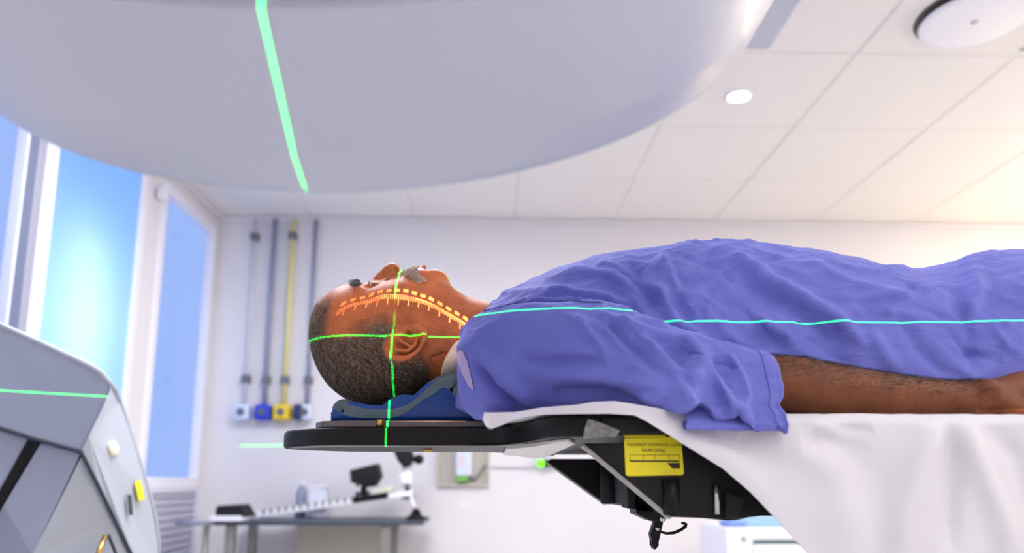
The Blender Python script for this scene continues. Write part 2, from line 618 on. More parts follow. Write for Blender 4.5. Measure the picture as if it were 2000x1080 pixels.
# warm wall lamp near the far right corner (outside the frame)
t = empty('wall_lamp', (3.4, YB, ZC + .75), 'warm yellow wall lamp on the back wall far to the right', 'wall lamp')
lathe('lamp_shade', [(.06, -.13), (.10, -.10), (.11, 0), (.10, .10), (.06, .13)], MATS['warm_glow'], t, 32, Matrix.Translation((3.4, YB - .14, ZC + .75)))
box('bracket', (3.37, YB - .06, ZC + .70), (3.43, YB - .001, ZC + .80), MATS['plastic_white'], t, .004)
wl = bpy.data.lights.new('wall_lamp_light', 'POINT')
wl.energy = 2
wl.color = (1.0, 0.88, 0.42)
wl.shadow_soft_size = .1
wlo = bpy.data.objects.new('wall_lamp_light', wl)
COL.objects.link(wlo)
wlo.location = (3.4, YB - .40, ZC + .75)

# ------------------------------------------------------------------ laser units (real projected planes of light)
ISO = np.array([-0.141, 1.18, ZC + .212])


def fan_light(name, loc, target, normal, watts, col, half, spread, wave=0.0):
    """a line laser: a spot lamp whose nodes only let a thin plane of light out.
    normal: world normal of the light plane; half: half angle of the line in tangent units"""
    l = bpy.data.lights.new(name, 'SPOT')
    l.energy = watts
    l.color = col
    l.spot_size = spread
    l.spot_blend = 0.05
    l.shadow_soft_size = 0.0
    l.use_nodes = True
    nt = l.node_tree
    nt.nodes.clear()
    out = nt.nodes.new('ShaderNodeOutputLight')
    em = nt.nodes.new('ShaderNodeEmission')
    tc = nt.nodes.new('ShaderNodeTexCoord')
    sp = nt.nodes.new('ShaderNodeSeparateXYZ')
    nt.links.new(tc.outputs['Normal'], sp.inputs[0])

    def mth(op, a, b=None):
        n = nt.nodes.new('ShaderNodeMath')
        n.operation = op
        for k, x in enumerate((a, b)):
            if x is None:
                continue
            if isinstance(x, (int, float)):
                n.inputs[k].default_value = x
            else:
                nt.links.new(x, n.inputs[k])
        return n.outputs[0]
    r = mth('ABSOLUTE', mth('DIVIDE', sp.outputs[0], sp.outputs[2]))
    m1 = mth('LESS_THAN', r, half)
    nt.links.new(mth('MULTIPLY', m1, 1.0), em.inputs['Strength'])
    nt.links.new(em.outputs[0], out.inputs[0])
    o = bpy.data.objects.new(name, l)
    COL.objects.link(o)
    o.location = loc
    z = (Vector(loc) - Vector(target)).normalized()
    x = Vector(normal)
    x = (x - z * x.dot(z)).normalized()
    y = z.cross(x)
    o.matrix_world = Matrix(((x.x, y.x, z.x, loc[0]), (x.y, y.y, z.y, loc[1]), (x.z, y.z, z.z, loc[2]), (0, 0, 0, 1)))
    return o


GREEN = (0.0, 1.0, 0.06)
LS = Vector((ISO[0], YF + .12, ISO[2]))
fan_light('laser_coronal', LS, ISO, (0, 0, 1), 7000, GREEN, .00035, R(36))
fan_light('laser_transverse', LS, ISO, (1, 0, 0), 7000, GREEN, .00042, R(5.6))
LC = Vector((-.035, ISO[1] - .006, CEIL - .05))
LT = Vector((ISO[0], 1.035, CEIL - .05))
fan_light('laser_ceiling', LT, (ISO[0], 1.12, ISO[2]), (1, 0, 0), 1300, GREEN, .0014, R(24))
fan_light('laser_sagittal', LC, (LC.x, LC.y, ISO[2]), (0, 1, 0), 900, GREEN, .0016, R(4.0))
for nm, loc, where in (('wall_laser', (LS.x, YF, LS.z), 'on the wall behind the camera'), ('ceiling_laser', (LC.x, LC.y, CEIL), 'in the ceiling above the neck'), ('ceiling_laser', (LT.x, LT.y, CEIL), 'in the ceiling above the face')):
    t = empty(nm, loc, 'small grey line laser unit ' + where, 'laser unit')
    if nm == 'wall_laser':
        box('housing', (loc[0] - .08, loc[1], loc[2] - .12), (loc[0] + .08, loc[1] + .09, loc[2] + .12), MATS['shell_grey'], t, .01)
        lathe('lens', [(.018, 0), (.022, .006), (.022, .012)], MATS['black'], t, 20, Matrix.Translation((loc[0], loc[1] + .088, loc[2])) @ Matrix.Rotation(R(-90), 4, 'X'))
    else:
        box('housing', (loc[0] - .05, loc[1] - .05, loc[2] - .03), (loc[0] + .05, loc[1] + .05, loc[2] - .001), MATS['shell_grey'], t, .006)
        lathe('lens', [(.018, 0), (.022, .006), (.022, .012)], MATS['black'], t, 20, Matrix.Translation((loc[0], loc[1], loc[2] - .04)))

# ------------------------------------------------------------------ gantry head above the patient
AX = Vector((0, math.cos(R(31)), -math.sin(R(31))))
GC = Vector((-0.137, 0.789, ZC + 0.593)) + AX * 0.005
GR = 0.436
ex = Vector((1, 0, 0))
ey = AX.cross(ex)
GM = Matrix(((ex.x, ey.x, AX.x, GC.x), (ex.y, ey.y, AX.y, GC.y), (ex.z, ey.z, AX.z, GC.z), (0, 0, 0, 1)))
g = empty('gantry_head', tuple(GC), 'huge pale grey round gantry head hanging over the patient', 'linac gantry')
lathe('head_cover', [(GR + .004, -.160), (GR + .012, -.154), (GR + .012, -.12), (GR + .011, -.046), (GR + .0108, -.045), (GR + .002, -.012), (GR - .002, -.004), (GR - .012, .004), (GR - .022, .008),
                     (GR - .04, .011), (GR - .08, .014), (.20, .016), (.20, -.03), (0, -.03)], MATS['shell'], g, 160, GM, False)
smooth_by_angle(g.children[0], 11)
lathe('joint_band', [(GR - .012, -.178), (GR - .012, -.15)], MATS['seam'], g, 128, GM)
lathe('rear_cover', [(GR + .004, -.172), (GR + .012, -.179), (GR + .014, -.22), (GR + .014, -.50), (GR - .02, -.60), (.25, -.64), (0, -.645)], MATS['shell_dark'], g, 128, GM)
lathe('collimator_ring', [(.17, -.03), (.17, .035), (.165, .04), (.12, .04), (.115, .035), (.115, -.02)], MATS['shell_grey'], g, 64, GM)
box('jaw', (-.10, -.05, -.03), (.10, -.004, .02), MATS['black'], g, .004, 2, GM)
box('jaw', (-.10, .004, -.03), (.10, .05, .02), MATS['black'], g, .004, 2, GM)
# swing arm that carries the head out of frame above on the left
prism('gantry_arm', [(-.55, -.40, ZC + 1.20), (-.55, .30, ZC + 1.40), (-.55, .62, ZC + 1.05), (-.55, .30, ZC + .86)], (-.45, 0, 0), MATS['shell'], g, .03, 3)

# projected range scale of the gantry (amber light field with ticks)
OD = Vector((-0.10, 0.93, ZC + .94))


def scale_light():
    l = bpy.data.lights.new('range_scale_lamp', 'SPOT')
    l.energy = 95
    l.color = (1.0, 0.53, 0.25)
    l.spot_size = R(60)
    l.spot_blend = 0.4
    l.shadow_soft_size = 0.0008
    l.use_nodes = True
    nt = l.node_tree
    nt.nodes.clear()
    out = nt.nodes.new('ShaderNodeOutputLight')
    em = nt.nodes.new('ShaderNodeEmission')
    tc = nt.nodes.new('ShaderNodeTexCoord')
    sp = nt.nodes.new('ShaderNodeSeparateXYZ')
    nt.links.new(tc.outputs['Normal'], sp.inputs[0])

    def mth(op, a, b=None, c=None):
        n = nt.nodes.new('ShaderNodeMath')
        n.operation = op
        for k, x in enumerate((a, b, c)):
            if x is None:
                continue
            if isinstance(x, (int, float)):
                n.inputs[k].default_value = x
            else:
                nt.links.new(x, n.inputs[k])
        return n.outputs[0]
    # local x runs along the patient, local y across; tangent coordinates
    tz = mth('ABSOLUTE', sp.outputs[2])
    x = mth('DIVIDE', sp.outputs[0], tz)
    y = mth('DIVIDE', sp.outputs[1], tz)

    def band(v, lo, hi):
        return mth('MULTIPLY', mth('GREATER_THAN', v, lo), mth('LESS_THAN', v, hi))
    K = 1.0
    # fine ticks, every fifth longer; number blobs on the other side; bright rail near the axis line
    fx = mth('FRACT', mth('MULTIPLY', mth('ADD', x, 10), 150))
    fx5 = mth('FRACT', mth('MULTIPLY', mth('ADD', x, 10), 30))
    fb = mth('FRACT', mth('MULTIPLY', mth('ADD', x, 10.02), 36))
    y = mth('SUBTRACT', mth('MULTIPLY', y, -1.0), mth('MULTIPLY', mth('MULTIPLY', x, x), 1.75))
    ticks = mth('MULTIPLY', mth('LESS_THAN', fx, .5), band(y, .0025 * K, .018 * K))
    long_ = mth('MULTIPLY', mth('LESS_THAN', fx5, .10), band(y, .0025 * K, .034 * K))
    blobs = mth('MULTIPLY', mth('LESS_THAN', fb, .58), band(y, -.019 * K, -.006 * K))
    rail = mth('MULTIPLY', band(y, .0022 * K, .011 * K), mth('GREATER_THAN', x, .02))
    s = mth('MAXIMUM', mth('MAXIMUM', ticks, long_), mth('MAXIMUM', blobs, mth('MULTIPLY', rail, .6)))
    s = mth('MULTIPLY', mth('MULTIPLY', s, band(x, -.22, .25)), mth('MINIMUM', mth('MAXIMUM', mth('MULTIPLY_ADD', x, 3.2, .75), .3), 1.0))
    nt.links.new(mth('ADD', mth('MULTIPLY', s, 1.0), .03), em.inputs['Strength'])
    nt.links.new(em.outputs[0], out.inputs[0])
    o = bpy.data.objects.new('range_scale_lamp', l)
    COL.objects.link(o)
    return o, l


sl_o, sl_l = scale_light()


def aim(o, loc, target, xdir):
    z = (Vector(loc) - Vector(target)).normalized()
    x = Vector(xdir)
    x = (x - z * x.dot(z)).normalized()
    y = z.cross(x)
    o.matrix_world = Matrix(((x.x, y.x, z.x, loc[0]), (x.y, y.y, z.y, loc[1]), (x.z, y.z, z.z, loc[2]), (0, 0, 0, 1)))


aim(sl_o, (-.14, .74, ZC + .52), P(800, 583, 1.125), (1, -.2, 0))

# ------------------------------------------------------------------ machine at lower left
mc = empty('imaging_unit', (-1.25, 2.2, 0), 'slanted grey floor machine at lower left with green laser stripe', 'medical machine')


def yA(u, v):
    return 1.80 + .13 * u / 228


K0, K1, K2 = (214, 762), (158, 880), (58, 1084)


def Q(u, v, y=None):
    return P(u, v, yA(u, v) if y is None else y)


def machine():
    back = Vector((0, .62, 0))
    zf = 0.02
    BK = np.array([-.50, .42, 0])
    # crease down to the floor, outline down to the floor
    def down(p, z=zf, dx=0, dy=0):
        return np.array([p[0] + dx, p[1] + dy, z])
    # ---- upper shell: front face + bevelled flank, thickness by offset boxes
    top = [(-170, 556), (-60, 606), (0, 632), (90, 672), (150, 700), (178, 713), (196, 726), (208, 742)]
    crease_up = [(214, 762), (195, 806), (172, 852), (158, 880)]
    seamA = [(65, 856), (0, 835), (-170, 790)]
    A = [Q(*p) for p in top] + [Q(*p) for p in crease_up]
    out = [((210, 741), 1.99), ((224, 760), 2.02), ((233, 784), 2.05), ((252, 842), 2.08), ((271, 902), 2.10), ((288, 958), 2.12), ((300, 1004), 2.14), ((306, 1050), 2.15), ((309, 1100), 2.15)]
    B_out = [P(*p, y) for p, y in out]
    seamB = [Q(158, 880), P(190, 944, 1.93), P(222, 1010, 1.98), P(258, 1084, 2.03), P(266, 1100, 2.04)]
    bm = bmesh.new()
    def face(pts):
        return bm.faces.new([bm.verts.new(Vector(p)) for p in pts])
    face(A + [Q(*p) for p in seamA])
    face([Q(*p) for p in crease_up] + seamB[1:] + B_out[::-1])
    # top roof going back
    roof = [Q(*p) for p in top] + B_out
    for a, b in zip(roof[:-1], roof[1:]):
        face([a, b, np.array(b) + BK, np.array(a) + BK])
    bmesh.ops.remove_doubles(bm, verts=bm.verts[:], dist=.0015)
    o = from_bm('upper_shell', bm, MATS['shell_grey'], mc)
    # ---- rounded top edge bead, same plastic
    edge = [Vector(Q(*p)) for p in top] + [Vector(p) for p in B_out]
    tube('top_edge', [p + Vector((0, .004, -.004)) for p in edge], .008, MATS['shell_light'], mc, 8)
    # flank skin (same plastic, its lit side put into a lighter colour)
    bm = bmesh.new()
    fl = [Vector(Q(*p)) for p in crease_up] + [Vector(p) for p in seamB[1:]]
    n = Vector((.75, -.62, .2)).normalized() * .003
    vs1 = [bm.verts.new(p + n) for p in fl + [Vector(p) for p in B_out[::-1]]]
    bm.faces.new(vs1)
    from_bm('flank_panel', bm, MATS['shell_light'], mc)
    # ---- lower drawer front: left piece, middle piece, light piece
    ins = np.array([0, .012, 0])
    def piece(name, pts, m):
        bm = bmesh.new()
        vs1 = [bm.verts.new(Vector(p + ins)) for p in pts]
        f = bm.faces.new(vs1)
        r = bmesh.ops.extrude_face_region(bm, geom=[f])
        bmesh.ops.translate(bm, verts=[e for e in r['geom'] if isinstance(e, bmesh.types.BMVert)], vec=Vector((-.05, .16, 0)))
        return from_bm(name, bm, MATS[m], mc)
    Klow = Q(58, 1084)
    Kf = np.array([Klow[0] - .25, Klow[1], zf])
    piece('lower_panel', [Q(-170, 795), Q(0, 841), Q(48, 857), Q(0, 948), Q(-170, 1260)], 'shell_grey')
    piece('lower_panel', [Q(74, 866), Q(152, 886), Klow, Kf, np.array([-1.5, 1.78, zf]), Q(-170, 1310), Q(0, 988)], 'shell_grey')
    dlow = np.array([seamB[-1][0] + .12, seamB[-1][1] + .1, zf])
    piece('drawer_front', [Q(156, 887), P(187, 948, 1.925), P(219, 1013, 1.975), P(254, 1086, 2.025), dlow, Kf, Klow], 'shell_light')
    # seam groove, as a dark gasket bead
    tube('gasket', [Vector(p) + Vector((0, -.001, 0)) for p in [Q(*p) for p in seamA[::-1]] + [Q(140, 876)] + [Q(158, 880)] + seamB[1:]], .0045, MATS['seam'], mc, 8)
    # black diagonal slot
    sl_ = [Q(52, 860), Q(72, 866), Q(0, 982), Q(-170, 1300), Q(-170, 1262), Q(0, 950)]
    bm = bmesh.new()
    bm.faces.new([bm.verts.new(Vector(p + np.array([0, .006, 0]))) for p in sl_])
    from_bm('slot', bm, MATS['black'], mc)
    # lower flank under the upper shell edge to the floor, and the back body
    bm = bmesh.new()
    e0, e1 = np.array(B_out[-1]), np.array(seamB[-1])
    pts = [e1, e0, down(e0), down(e1)]
    bm.faces.new([bm.verts.new(Vector(p)) for p in pts])
    pts = [e0, e0 + BK, down(e0 + BK), down(e0)]
    bm.faces.new([bm.verts.new(Vector(p)) for p in pts])
    from_bm('lower_flank', bm, MATS['shell_light'], mc)
    box('plinth', (-1.5, 2.16, 0), (-1.08, 2.50, zf + .08), MATS['shell_dark'], mc, .01)
    # button, sticker, dark slot and slim handle on the flank
    f0, f1, f2 = Vector(Q(158, 880)), Vector(P(258, 1084, 2.03)), Vector(P(271, 902, 2.10))
    nrm = (f1 - f0).cross(f2 - f0).normalized()
    if nrm.y > 0:
        nrm = -nrm

    def on_flank(u, v, yy):
        d_ = Vector(ray(u, v))
        t_ = (f0 - Vector(CAMP)).dot(nrm) / d_.dot(nrm)
        return Vector(CAMP) + d_ * t_ + nrm * .012
    rot = nrm.to_track_quat('Z', 'Y').to_matrix().to_4x4()
    M = Matrix.Translation(on_flank(210, 878, 1.995)) @ rot
    lathe('button', [(.019, .0), (.019, .006), (.016, .008), (0, .009)], MATS['cream'], mc, 28, M)
    M = Matrix.Translation(on_flank(264, 960, 2.09)) @ rot @ Matrix.Rotation(R(12), 4, 'Z')
    box('sticker', (-.013, -.026, 0), (.013, .026, .002), MATS['yellow_label'], mc, .001, 1, M)
    M = Matrix.Translation(on_flank(245, 988, 2.05)) @ rot @ Matrix.Rotation(R(0), 4, 'Z')
    box('key_slot', (-.007, -.026, 0), (.007, .026, .003), MATS['seam'], mc, .001, 1, M)
    tube('handle', [P(206, 1046, 1.93), P(190, 1086, 1.90), P(176, 1120, 1.88)], .006, MATS['brass'], mc, 10)
    tube('handle_groove', [P(212, 1044, 1.94), P(228, 1086, 1.97), P(240, 1110, 1.99)], .004, MATS['seam'], mc, 8)


machine()
# ------------------------------------------------------------------ back wall: gas outlets with pipes
YW = YB - .001


def outlet(name, label, utop, ubot, vbox, pm, bm_, pr, clips, bw=(.048, .048), label_side=False, dark=None):
    top = P(utop, 424, YW - .03)
    bot = P(ubot, vbox, YW - .03)
    t = empty(name, (bot[0], YW, bot[2]), label, 'wall outlet', 'pipes with outlets on the back wall')
    tube('pipe', [(bot[0], YW - .03, CEIL - .03), (bot[0], YW - .03, bot[2])], pr, MATS[pm], t, 12)
    o = box('outlet_box', (bot[0] - bw[0], YW - .085, bot[2] - bw[1]), (bot[0] + bw[0], YW, bot[2] + bw[1]), MATS[bm_], t, .014, 3)
    lathe('socket', [(.020, 0), (.020, .012), (.012, .014), (.010, .004), (0, .004)], MATS['clip'], t, 24,
          Matrix.Translation((bot[0], YW - .084, bot[2])) @ Matrix.Rotation(R(90), 4, 'X'))
    for cv in clips:
        cz = P(ubot, cv, YW - .03)[2]
        box('pipe_clip', (bot[0] - .022, YW - .05, cz - .022), (bot[0] + .022, YW, cz + .022), MATS['clip'], t, .006)
    if dark:
        box('side_plate', (bot[0] - bw[0] - .03, YW - .10, bot[2] - bw[1]), (bot[0] - bw[0] + .02, YW - .002, bot[2] + bw[1]), MATS[dark], t, .012, 3)
    return t


outlet('gas_outlet', 'white wall outlet with thin pale pipe nearest the window', 490, 476, 806, 'pipe_white', 'box_white', .010, (462, 740), (.042, .044))
outlet('gas_outlet', 'blue wall outlet box under a grey pipe', 530, 516, 806, 'pipe_grey', 'box_blue', .015, (742,), (.044, .042))
outlet('gas_outlet', 'yellow wall outlet box under a yellow pipe', 567, 553, 806, 'pipe_yellow', 'box_yellow', .015, (460, 742), (.046, .042))
outlet('gas_outlet', 'navy and white wall outlet under a grey pipe, closest to the head', 605, 599, 806, 'pipe_grey', 'box_white', .013, (742,), (.032, .042), dark='box_navy')

# bench with positioning gear
YT = 3.85
zt = P(600, 1017, YT)[2]
xa, xb = P(418, 1017, YT)[0], P(826, 1017, YT)[0]
t = empty('work_bench', ((xa + xb) / 2, YT + .15, 0), 'narrow dark-topped work bench with metal legs at the back wall', 'bench')
box('bench_top', (xa, YT, zt - .022), (xb, YT + .45, zt), MATS['bench_top'], t, .004)
for ux in (404 + 44, 752):
    lx = P(ux, 1060, YT + .03)[0]
    box('leg', (lx - .022, YT + .02, 0), (lx + .022, YT + .065, zt - .022), MATS['bench_leg'], t, .004)
    box('leg', (lx - .022, YT + .38, 0), (lx + .022, YT + .425, zt - .022), MATS['bench_leg'], t, .004)
box('apron', (xa + .30, YT + .40, zt - .50), (xb - .18, YT + .42, zt - .022), MATS['beige'], t, .004)
# bed rail arm left of bench, thin grey shelf
# grey tray under the black block
xa2, xb2 = P(412, 1020, YT - .02)[0], P(474, 1020, YT - .02)[0]
tr = empty('white_tray', (xa2, YT, zt), 'flat white tray under the black wedge block', 'tray')
box('tray_base', (xa2, YT - .05, zt), (xb2, YT + .26, zt + .016), MATS['plastic_white'], tr, .004)
box('tray_rim', (xa2, YT - .05, zt + .016), (xb2, YT - .042, zt + .026), MATS['plastic_white'], tr, .002)
yw = YT + .02
pr = [P(420, 1014, yw), P(424, 988, yw), P(466, 986, yw), P(480, 1014, yw)]
for q_ in pr:
    if q_[2] < zt + .03:
        q_[2] = zt + .018
wb = empty('wedge_block', tuple(pr[0]), 'black wedge block standing on the white tray', 'wedge')
prism('wedge_body', pr, (0, .18, 0), MATS['black_soft'], wb, .006, 2)
box('wedge_side', (pr[0][0] - .004, yw + .01, pr[0][2] + .004), (pr[0][0] + .03, yw + .17, pr[1][2] - .006), MATS['black'], wb, .004)
# inclined white board with rungs (breast board), propped at its right end
b0, b1 = P(500, 1012, YT + .06), P(806, 968, YT + .06)
b0[2] = zt + .012
ib = empty('inclined_board', tuple(b0), 'white inclined positioning board with notched rails on the bench', 'positioning board')
dv = Vector(b1 - b0)
for yy in (.0, .26):
    prism('side_rail', [Vector(b0) + Vector((0, yy, 0)), Vector(b1) + Vector((0, yy, 0)), Vector(b1) + Vector((0, yy, .028)), Vector(b0) + Vector((0, yy, .028))], (0, .02, 0), MATS['plastic_white'], ib, .003)
for k in range(14):
    p = Vector(b0) + dv * (.05 + k * .047)
    box('notch_block', (p.x - .010, p.y - .006, p.z + .012), (p.x + .006, p.y + .02, p.z + .038), MATS['edge_grey'], ib, .002)
for k in range(5):
    p = Vector(b0) + dv * (.06 + k * .21)
    box('cross_bar', (p.x - .012, p.y + .02, p.z + .004), (p.x + .012, p.y + .26, p.z + .02), MATS['plastic_white'], ib, .003)
p0 = Vector(b0) + dv * .62
p1 = Vector(b0) + dv * .84
prism('back_plate', [p0 + Vector((0, -.02, .005)), p1 + Vector((0, -.02, .005)), p1 + Vector((0, -.02, .035)), p0 + Vector((0, -.02, .035))], (0, .25, 0), MATS['black'], ib, .004)
# prop strut and foot of the board
pt = Vector(b1)
ft = P(812, 1012, YT + .07)
tube('prop_strut', [pt + Vector((-.01, .01, .0)), Vector((ft[0], YT + .07, zt + .02))], .008, MATS['plastic_white'], ib, 10)
box('prop_foot', (ft[0] - .045, YT + .02, zt + .001), (ft[0] + .05, YT + .12, zt + .018), MATS['black'], ib, .005)
prism('foot_wedge', [(ft[0] - .03, YT + .04, zt + .016), (ft[0] + .03, YT + .04, zt + .016), (ft[0] + .018, YT + .04, zt + .05), (ft[0] - .008, YT + .04, zt + .06)], (0, .06, 0), MATS['black'], ib, .003)
# black head cup on a post (left one)
YG = YT + .10
def gp(u, v, dy=0):
    return Vector(P(u, v, YG + dy))
hc = empty('head_cup', tuple(gp(710, 968)), 'black moulded head cup on a post on the inclined board', 'head holder')
prism('cup', [gp(682, 918), gp(735, 905), gp(741, 930), gp(729, 950), gp(714, 952), gp(684, 942)], (0, .16, 0), MATS['black_soft'], hc, .014, 3)
tube('post', [gp(711, 950, .06), gp(709, 976, .06)], .016, MATS['black'], hc, 10)
tube('side_bar', [gp(698, 946, .02), gp(694, 978, .02)], .006, MATS['steel'], hc, 8)
prism('clamp', [gp(694, 962), gp(716, 958), gp(718, 975), gp(694, 980)], (0, .12, 0), MATS['black'], hc, .006)
# cream wedge pad beside
cp = empty('cream_pad', tuple(gp(745, 970)), 'small cream pad lying on the board between the two black holders', 'pad')
prism('pad_body', [gp(722, 972), gp(728, 958), gp(762, 950), gp(768, 958), gp(752, 968)], (0, .12, 0), MATS['cream'], cp, .006)
tube('pad_seam', [gp(722, 971, -.001), gp(752, 967, -.001), gp(767, 957, -.001)], .003, MATS['beige'], cp, 6)
# arm support with knob (right one, reaching up behind the couch)
ar = empty('arm_support', tuple(gp(792, 970)), 'black arm cup with round knob on a white post', 'arm holder')
prism('cup', [gp(764, 872), gp(800, 868), gp(806, 894), gp(800, 910), gp(788, 913), gp(776, 900)], (0, .12, 0), MATS['black_soft'], ar, .012, 3)
tube('knob_arm', [gp(800, 900, .04), gp(814, 898, .04)], .010, MATS['black'], ar, 8)
lathe('knob', [(0, -.012), (.02, -.012), (.026, 0), (.02, .012), (0, .012)], MATS['black'], ar, 20, Matrix.Translation(gp(818, 897, .04)) @ Matrix.Rotation(R(90), 4, 'X'))
tube('post', [gp(793, 910, .05), gp(794, 950, .05)], [.022, .016], MATS['plastic_white'], ar, 12)
prism('collar_block', [gp(780, 926), gp(803, 922), gp(804, 944), gp(784, 946)], (0, .07, 0), MATS['plastic_white'], ar, .006)
prism('clamp', [gp(782, 974), gp(790, 964), gp(792, 950), gp(798, 950), gp(800, 964), gp(806, 968), gp(804, 976)], (0, .08, 0), MATS['black'], ar, .005)
# small white box standing behind the board
x0, x1 = P(597, 980, YT + .30)[0], P(634, 980, YT + .30)[0]
wbx = empty('white_box', (x0, YT + .35, zt), 'small white open-topped box standing on the bench', 'box')
zb1 = P(610, 950, YT + .30)[2]
box('box_body', (x0, YT + .355, zt + .001), (x1, YT + .43, zb1), MATS['plastic_white'], wbx, .008)
box('box_lid', (x0 - .004, YT + .351, zb1 - .012), (x1 + .004, YT + .434, zb1 + .004), MATS['plastic_white'], wbx, .004)
# a dark bottle-like holder beside the white box
hb = empty('grey_holder', (x0 - .05, YT + .35, zt), 'slim blue-grey holder beside the white box on the bench', 'holder')
lathe('holder_body', [(0, 0), (.026, 0), (.028, .01), (.028, .13), (.022, .15), (.012, .16), (.012, .175), (0, .176)], MATS['pipe_grey'], hb, 20, Matrix.Translation((x0 - .045, YT + .39, zt + .001)))
lathe('holder_cap', [(.014, .0), (.014, .014), (0, .016)], MATS['plastic_white'], hb, 16, Matrix.Translation((x0 - .045, YT + .39, zt + .172)))
# grey side arm left of bench reaching the louvre
sa = empty('side_shelf', (xa - .1, YT, zt), 'thin grey metal shelf rail left of the bench by the louvred vent', 'shelf rail')
zz = P(380, 1021, YT)[2]
tube('rail', [P(345, 1021, YT), P(418, 1021, YT)], .012, MATS['pipe_grey'], sa, 10)
tube('rail_post', [(P(404, 1021, YT)[0], YT, zz), (P(404, 1021, YT)[0], YT, 0)], .014, MATS['bench_leg'], sa, 10)

# wall recess with laser unit, right of the bench
a0, a1 = P(857, 945, YW), P(952, 862, YW)
wp = empty('recess_panel', ((a0[0] + a1[0]) / 2, YW, a0[2]), 'beige recessed wall panel holding a white laser unit', 'wall panel')
box('panel_back', (a0[0], YW - .012, a0[2]), (a1[0], YW, a1[2] + .10), MATS['beige_dark'], wp, .002)
for lo, hi in (((a0[0] - .012, YW - .03, a0[2] - .012), (a0[0], YW, a1[2] + .11)), ((a1[0], YW - .03, a0[2] - .012), (a1[0] + .012, YW, a1[2] + .11)), ((a0[0], YW - .03, a0[2] - .012), (a1[0], YW, a0[2]))):
    box('panel_rim', lo, hi, MATS['beige'], wp, .002)
b_, c_ = P(890, 929, YW - .06), P(922, 866, YW - .06)
lu = empty('laser_unit', (b_[0], YW - .03, b_[2]), 'white laser unit with green base mounted in the beige wall panel', 'laser unit')
box('unit_body', (b_[0], YW - .07, b_[2]), (c_[0], YW - .013, c_[2] + .06), MATS['box_white'], lu, .008)
box('print', (b_[0] + .015, YW - .072, b_[2] + .05), (b_[0] + .05, YW - .069, b_[2] + .11), MATS['pale_print'], lu, .0005, 1)
box('green_base', (b_[0] + .004, YW - .06, b_[2] - .03), (c_[0] - .02, YW - .013, b_[2]), MATS['green_label'], lu, .004)
tube('cable', [(c_[0] - .02, YW - .03, b_[2] - .01), (c_[0] + .02, YW - .025, b_[2] - .02), (c_[0] + .05, YW - .025, b_[2] + .02), (c_[0] + .075, YW - .02, b_[2] + .06)], .006, MATS['clip'], lu, 8)
# black indicator with green lamp
d_ = P(1056, 905, YW - .06)
gi = empty('indicator_lamp', tuple(d_), 'black wall indicator with a round glowing green lamp', 'indicator')
box('indicator_body', (d_[0] - .02, YW - .05, d_[2] - .018), (d_[0] + .065, YW, d_[2] + .022), MATS['black'], gi, .006)
box('backplate', (d_[0] - .03, YW - .02, d_[2] - .02), (d_[0] + .05, YW, d_[2] + .05), MATS['plastic_white'], gi, .004)
lathe('green_lens', [(.022, 0), (.022, .008), (.016, .014), (0, .016)], MATS['lens_green'], gi, 24, Matrix.Translation((d_[0], YW - .05, d_[2])) @ Matrix.Rotation(R(90), 4, 'X'))
# shelf line on the wall above the trunking (thin dado)
z_ = P(1000, 911, YW)[2]
tag(box('trim_3', (P(960, 911, YW)[0], YW - .02, z_ - .004), (XR, YW, z_ + .004), MATS['wall'], None, .002), kind='structure')
# white storage cabinet at lower right with blue box on it
YK = 3.6
k0, k1 = P(1418, 1032, YK), P(1640, 1032, YK)
cb = empty('storage_cabinet', ((k0[0] + k1[0]) / 2, YK + .2, 0), 'white storage cabinet behind the couch at lower right', 'cabinet')
ztop = P(1500, 1030, YK)[2]
box('cabinet_body', (k0[0], YK, 0), (k1[0], YK + .45, ztop), MATS['plastic_white'], cb, .006)
kz = P(1500, 1057, YK)[2]
box('drawer_gap', (P(1471, 1057, YK)[0], YK - .012, kz - .012), (k1[0] - .02, YK + .002, kz + .006), MATS['teal_dark'], cb, .002)
box('drawer_front', (P(1471, 1057, YK)[0], YK - .016, kz - .25), (k1[0] - .02, YK + .002, kz - .012), MATS['plastic_white'], cb, .004)
lathe('lock', [(.010, 0), (.010, .006), (0, .007)], MATS['edge_grey'], cb, 16, Matrix.Translation((P(1452, 1052, YK)[0], YK, P(1452, 1052, YK)[2])) @ Matrix.Rotation(R(90), 4, 'X'))
g0, g1 = P(1440, 1030, YK + .05), P(1600, 1004, YK + .05)
gb = empty('blue_box', (g0[0], YK + .1, ztop), 'light blue glove box on top of the white storage cabinet', 'box')
box('carton', (g0[0], YK + .06, ztop + .001), (g1[0], YK + .22, g1[2]), MATS['sky_blue'], gb, .006)
box('carton_flap', (g0[0] - .04, YK + .055, ztop + .001), (g0[0] + .05, YK + .21, g1[2] - .03), MATS['blue_glove'], gb, .01)

# ------------------------------------------------------------------ treatment couch
YM = 1.18                                     # middle line of couch and patient
BT = ZC + .078                                # couch top surface
PZB, PZT = ZC + .052, ZC + .076
cu = empty('treatment_couch', (.9, YM, 0), 'black carbon treatment couch with a narrow head end under the patient', 'treatment couch')


def px_x(u, Y, v=860):
    return P(u, v, Y)[0]


def plan_plate(name, pts, z0, z1, m, bev=.004, seg=3):
    o = prism(name, [(x, y, z0) for x, y in pts], (0, 0, z1 - z0), m, cu, bev, seg)
    return smooth_by_angle(o, 40)


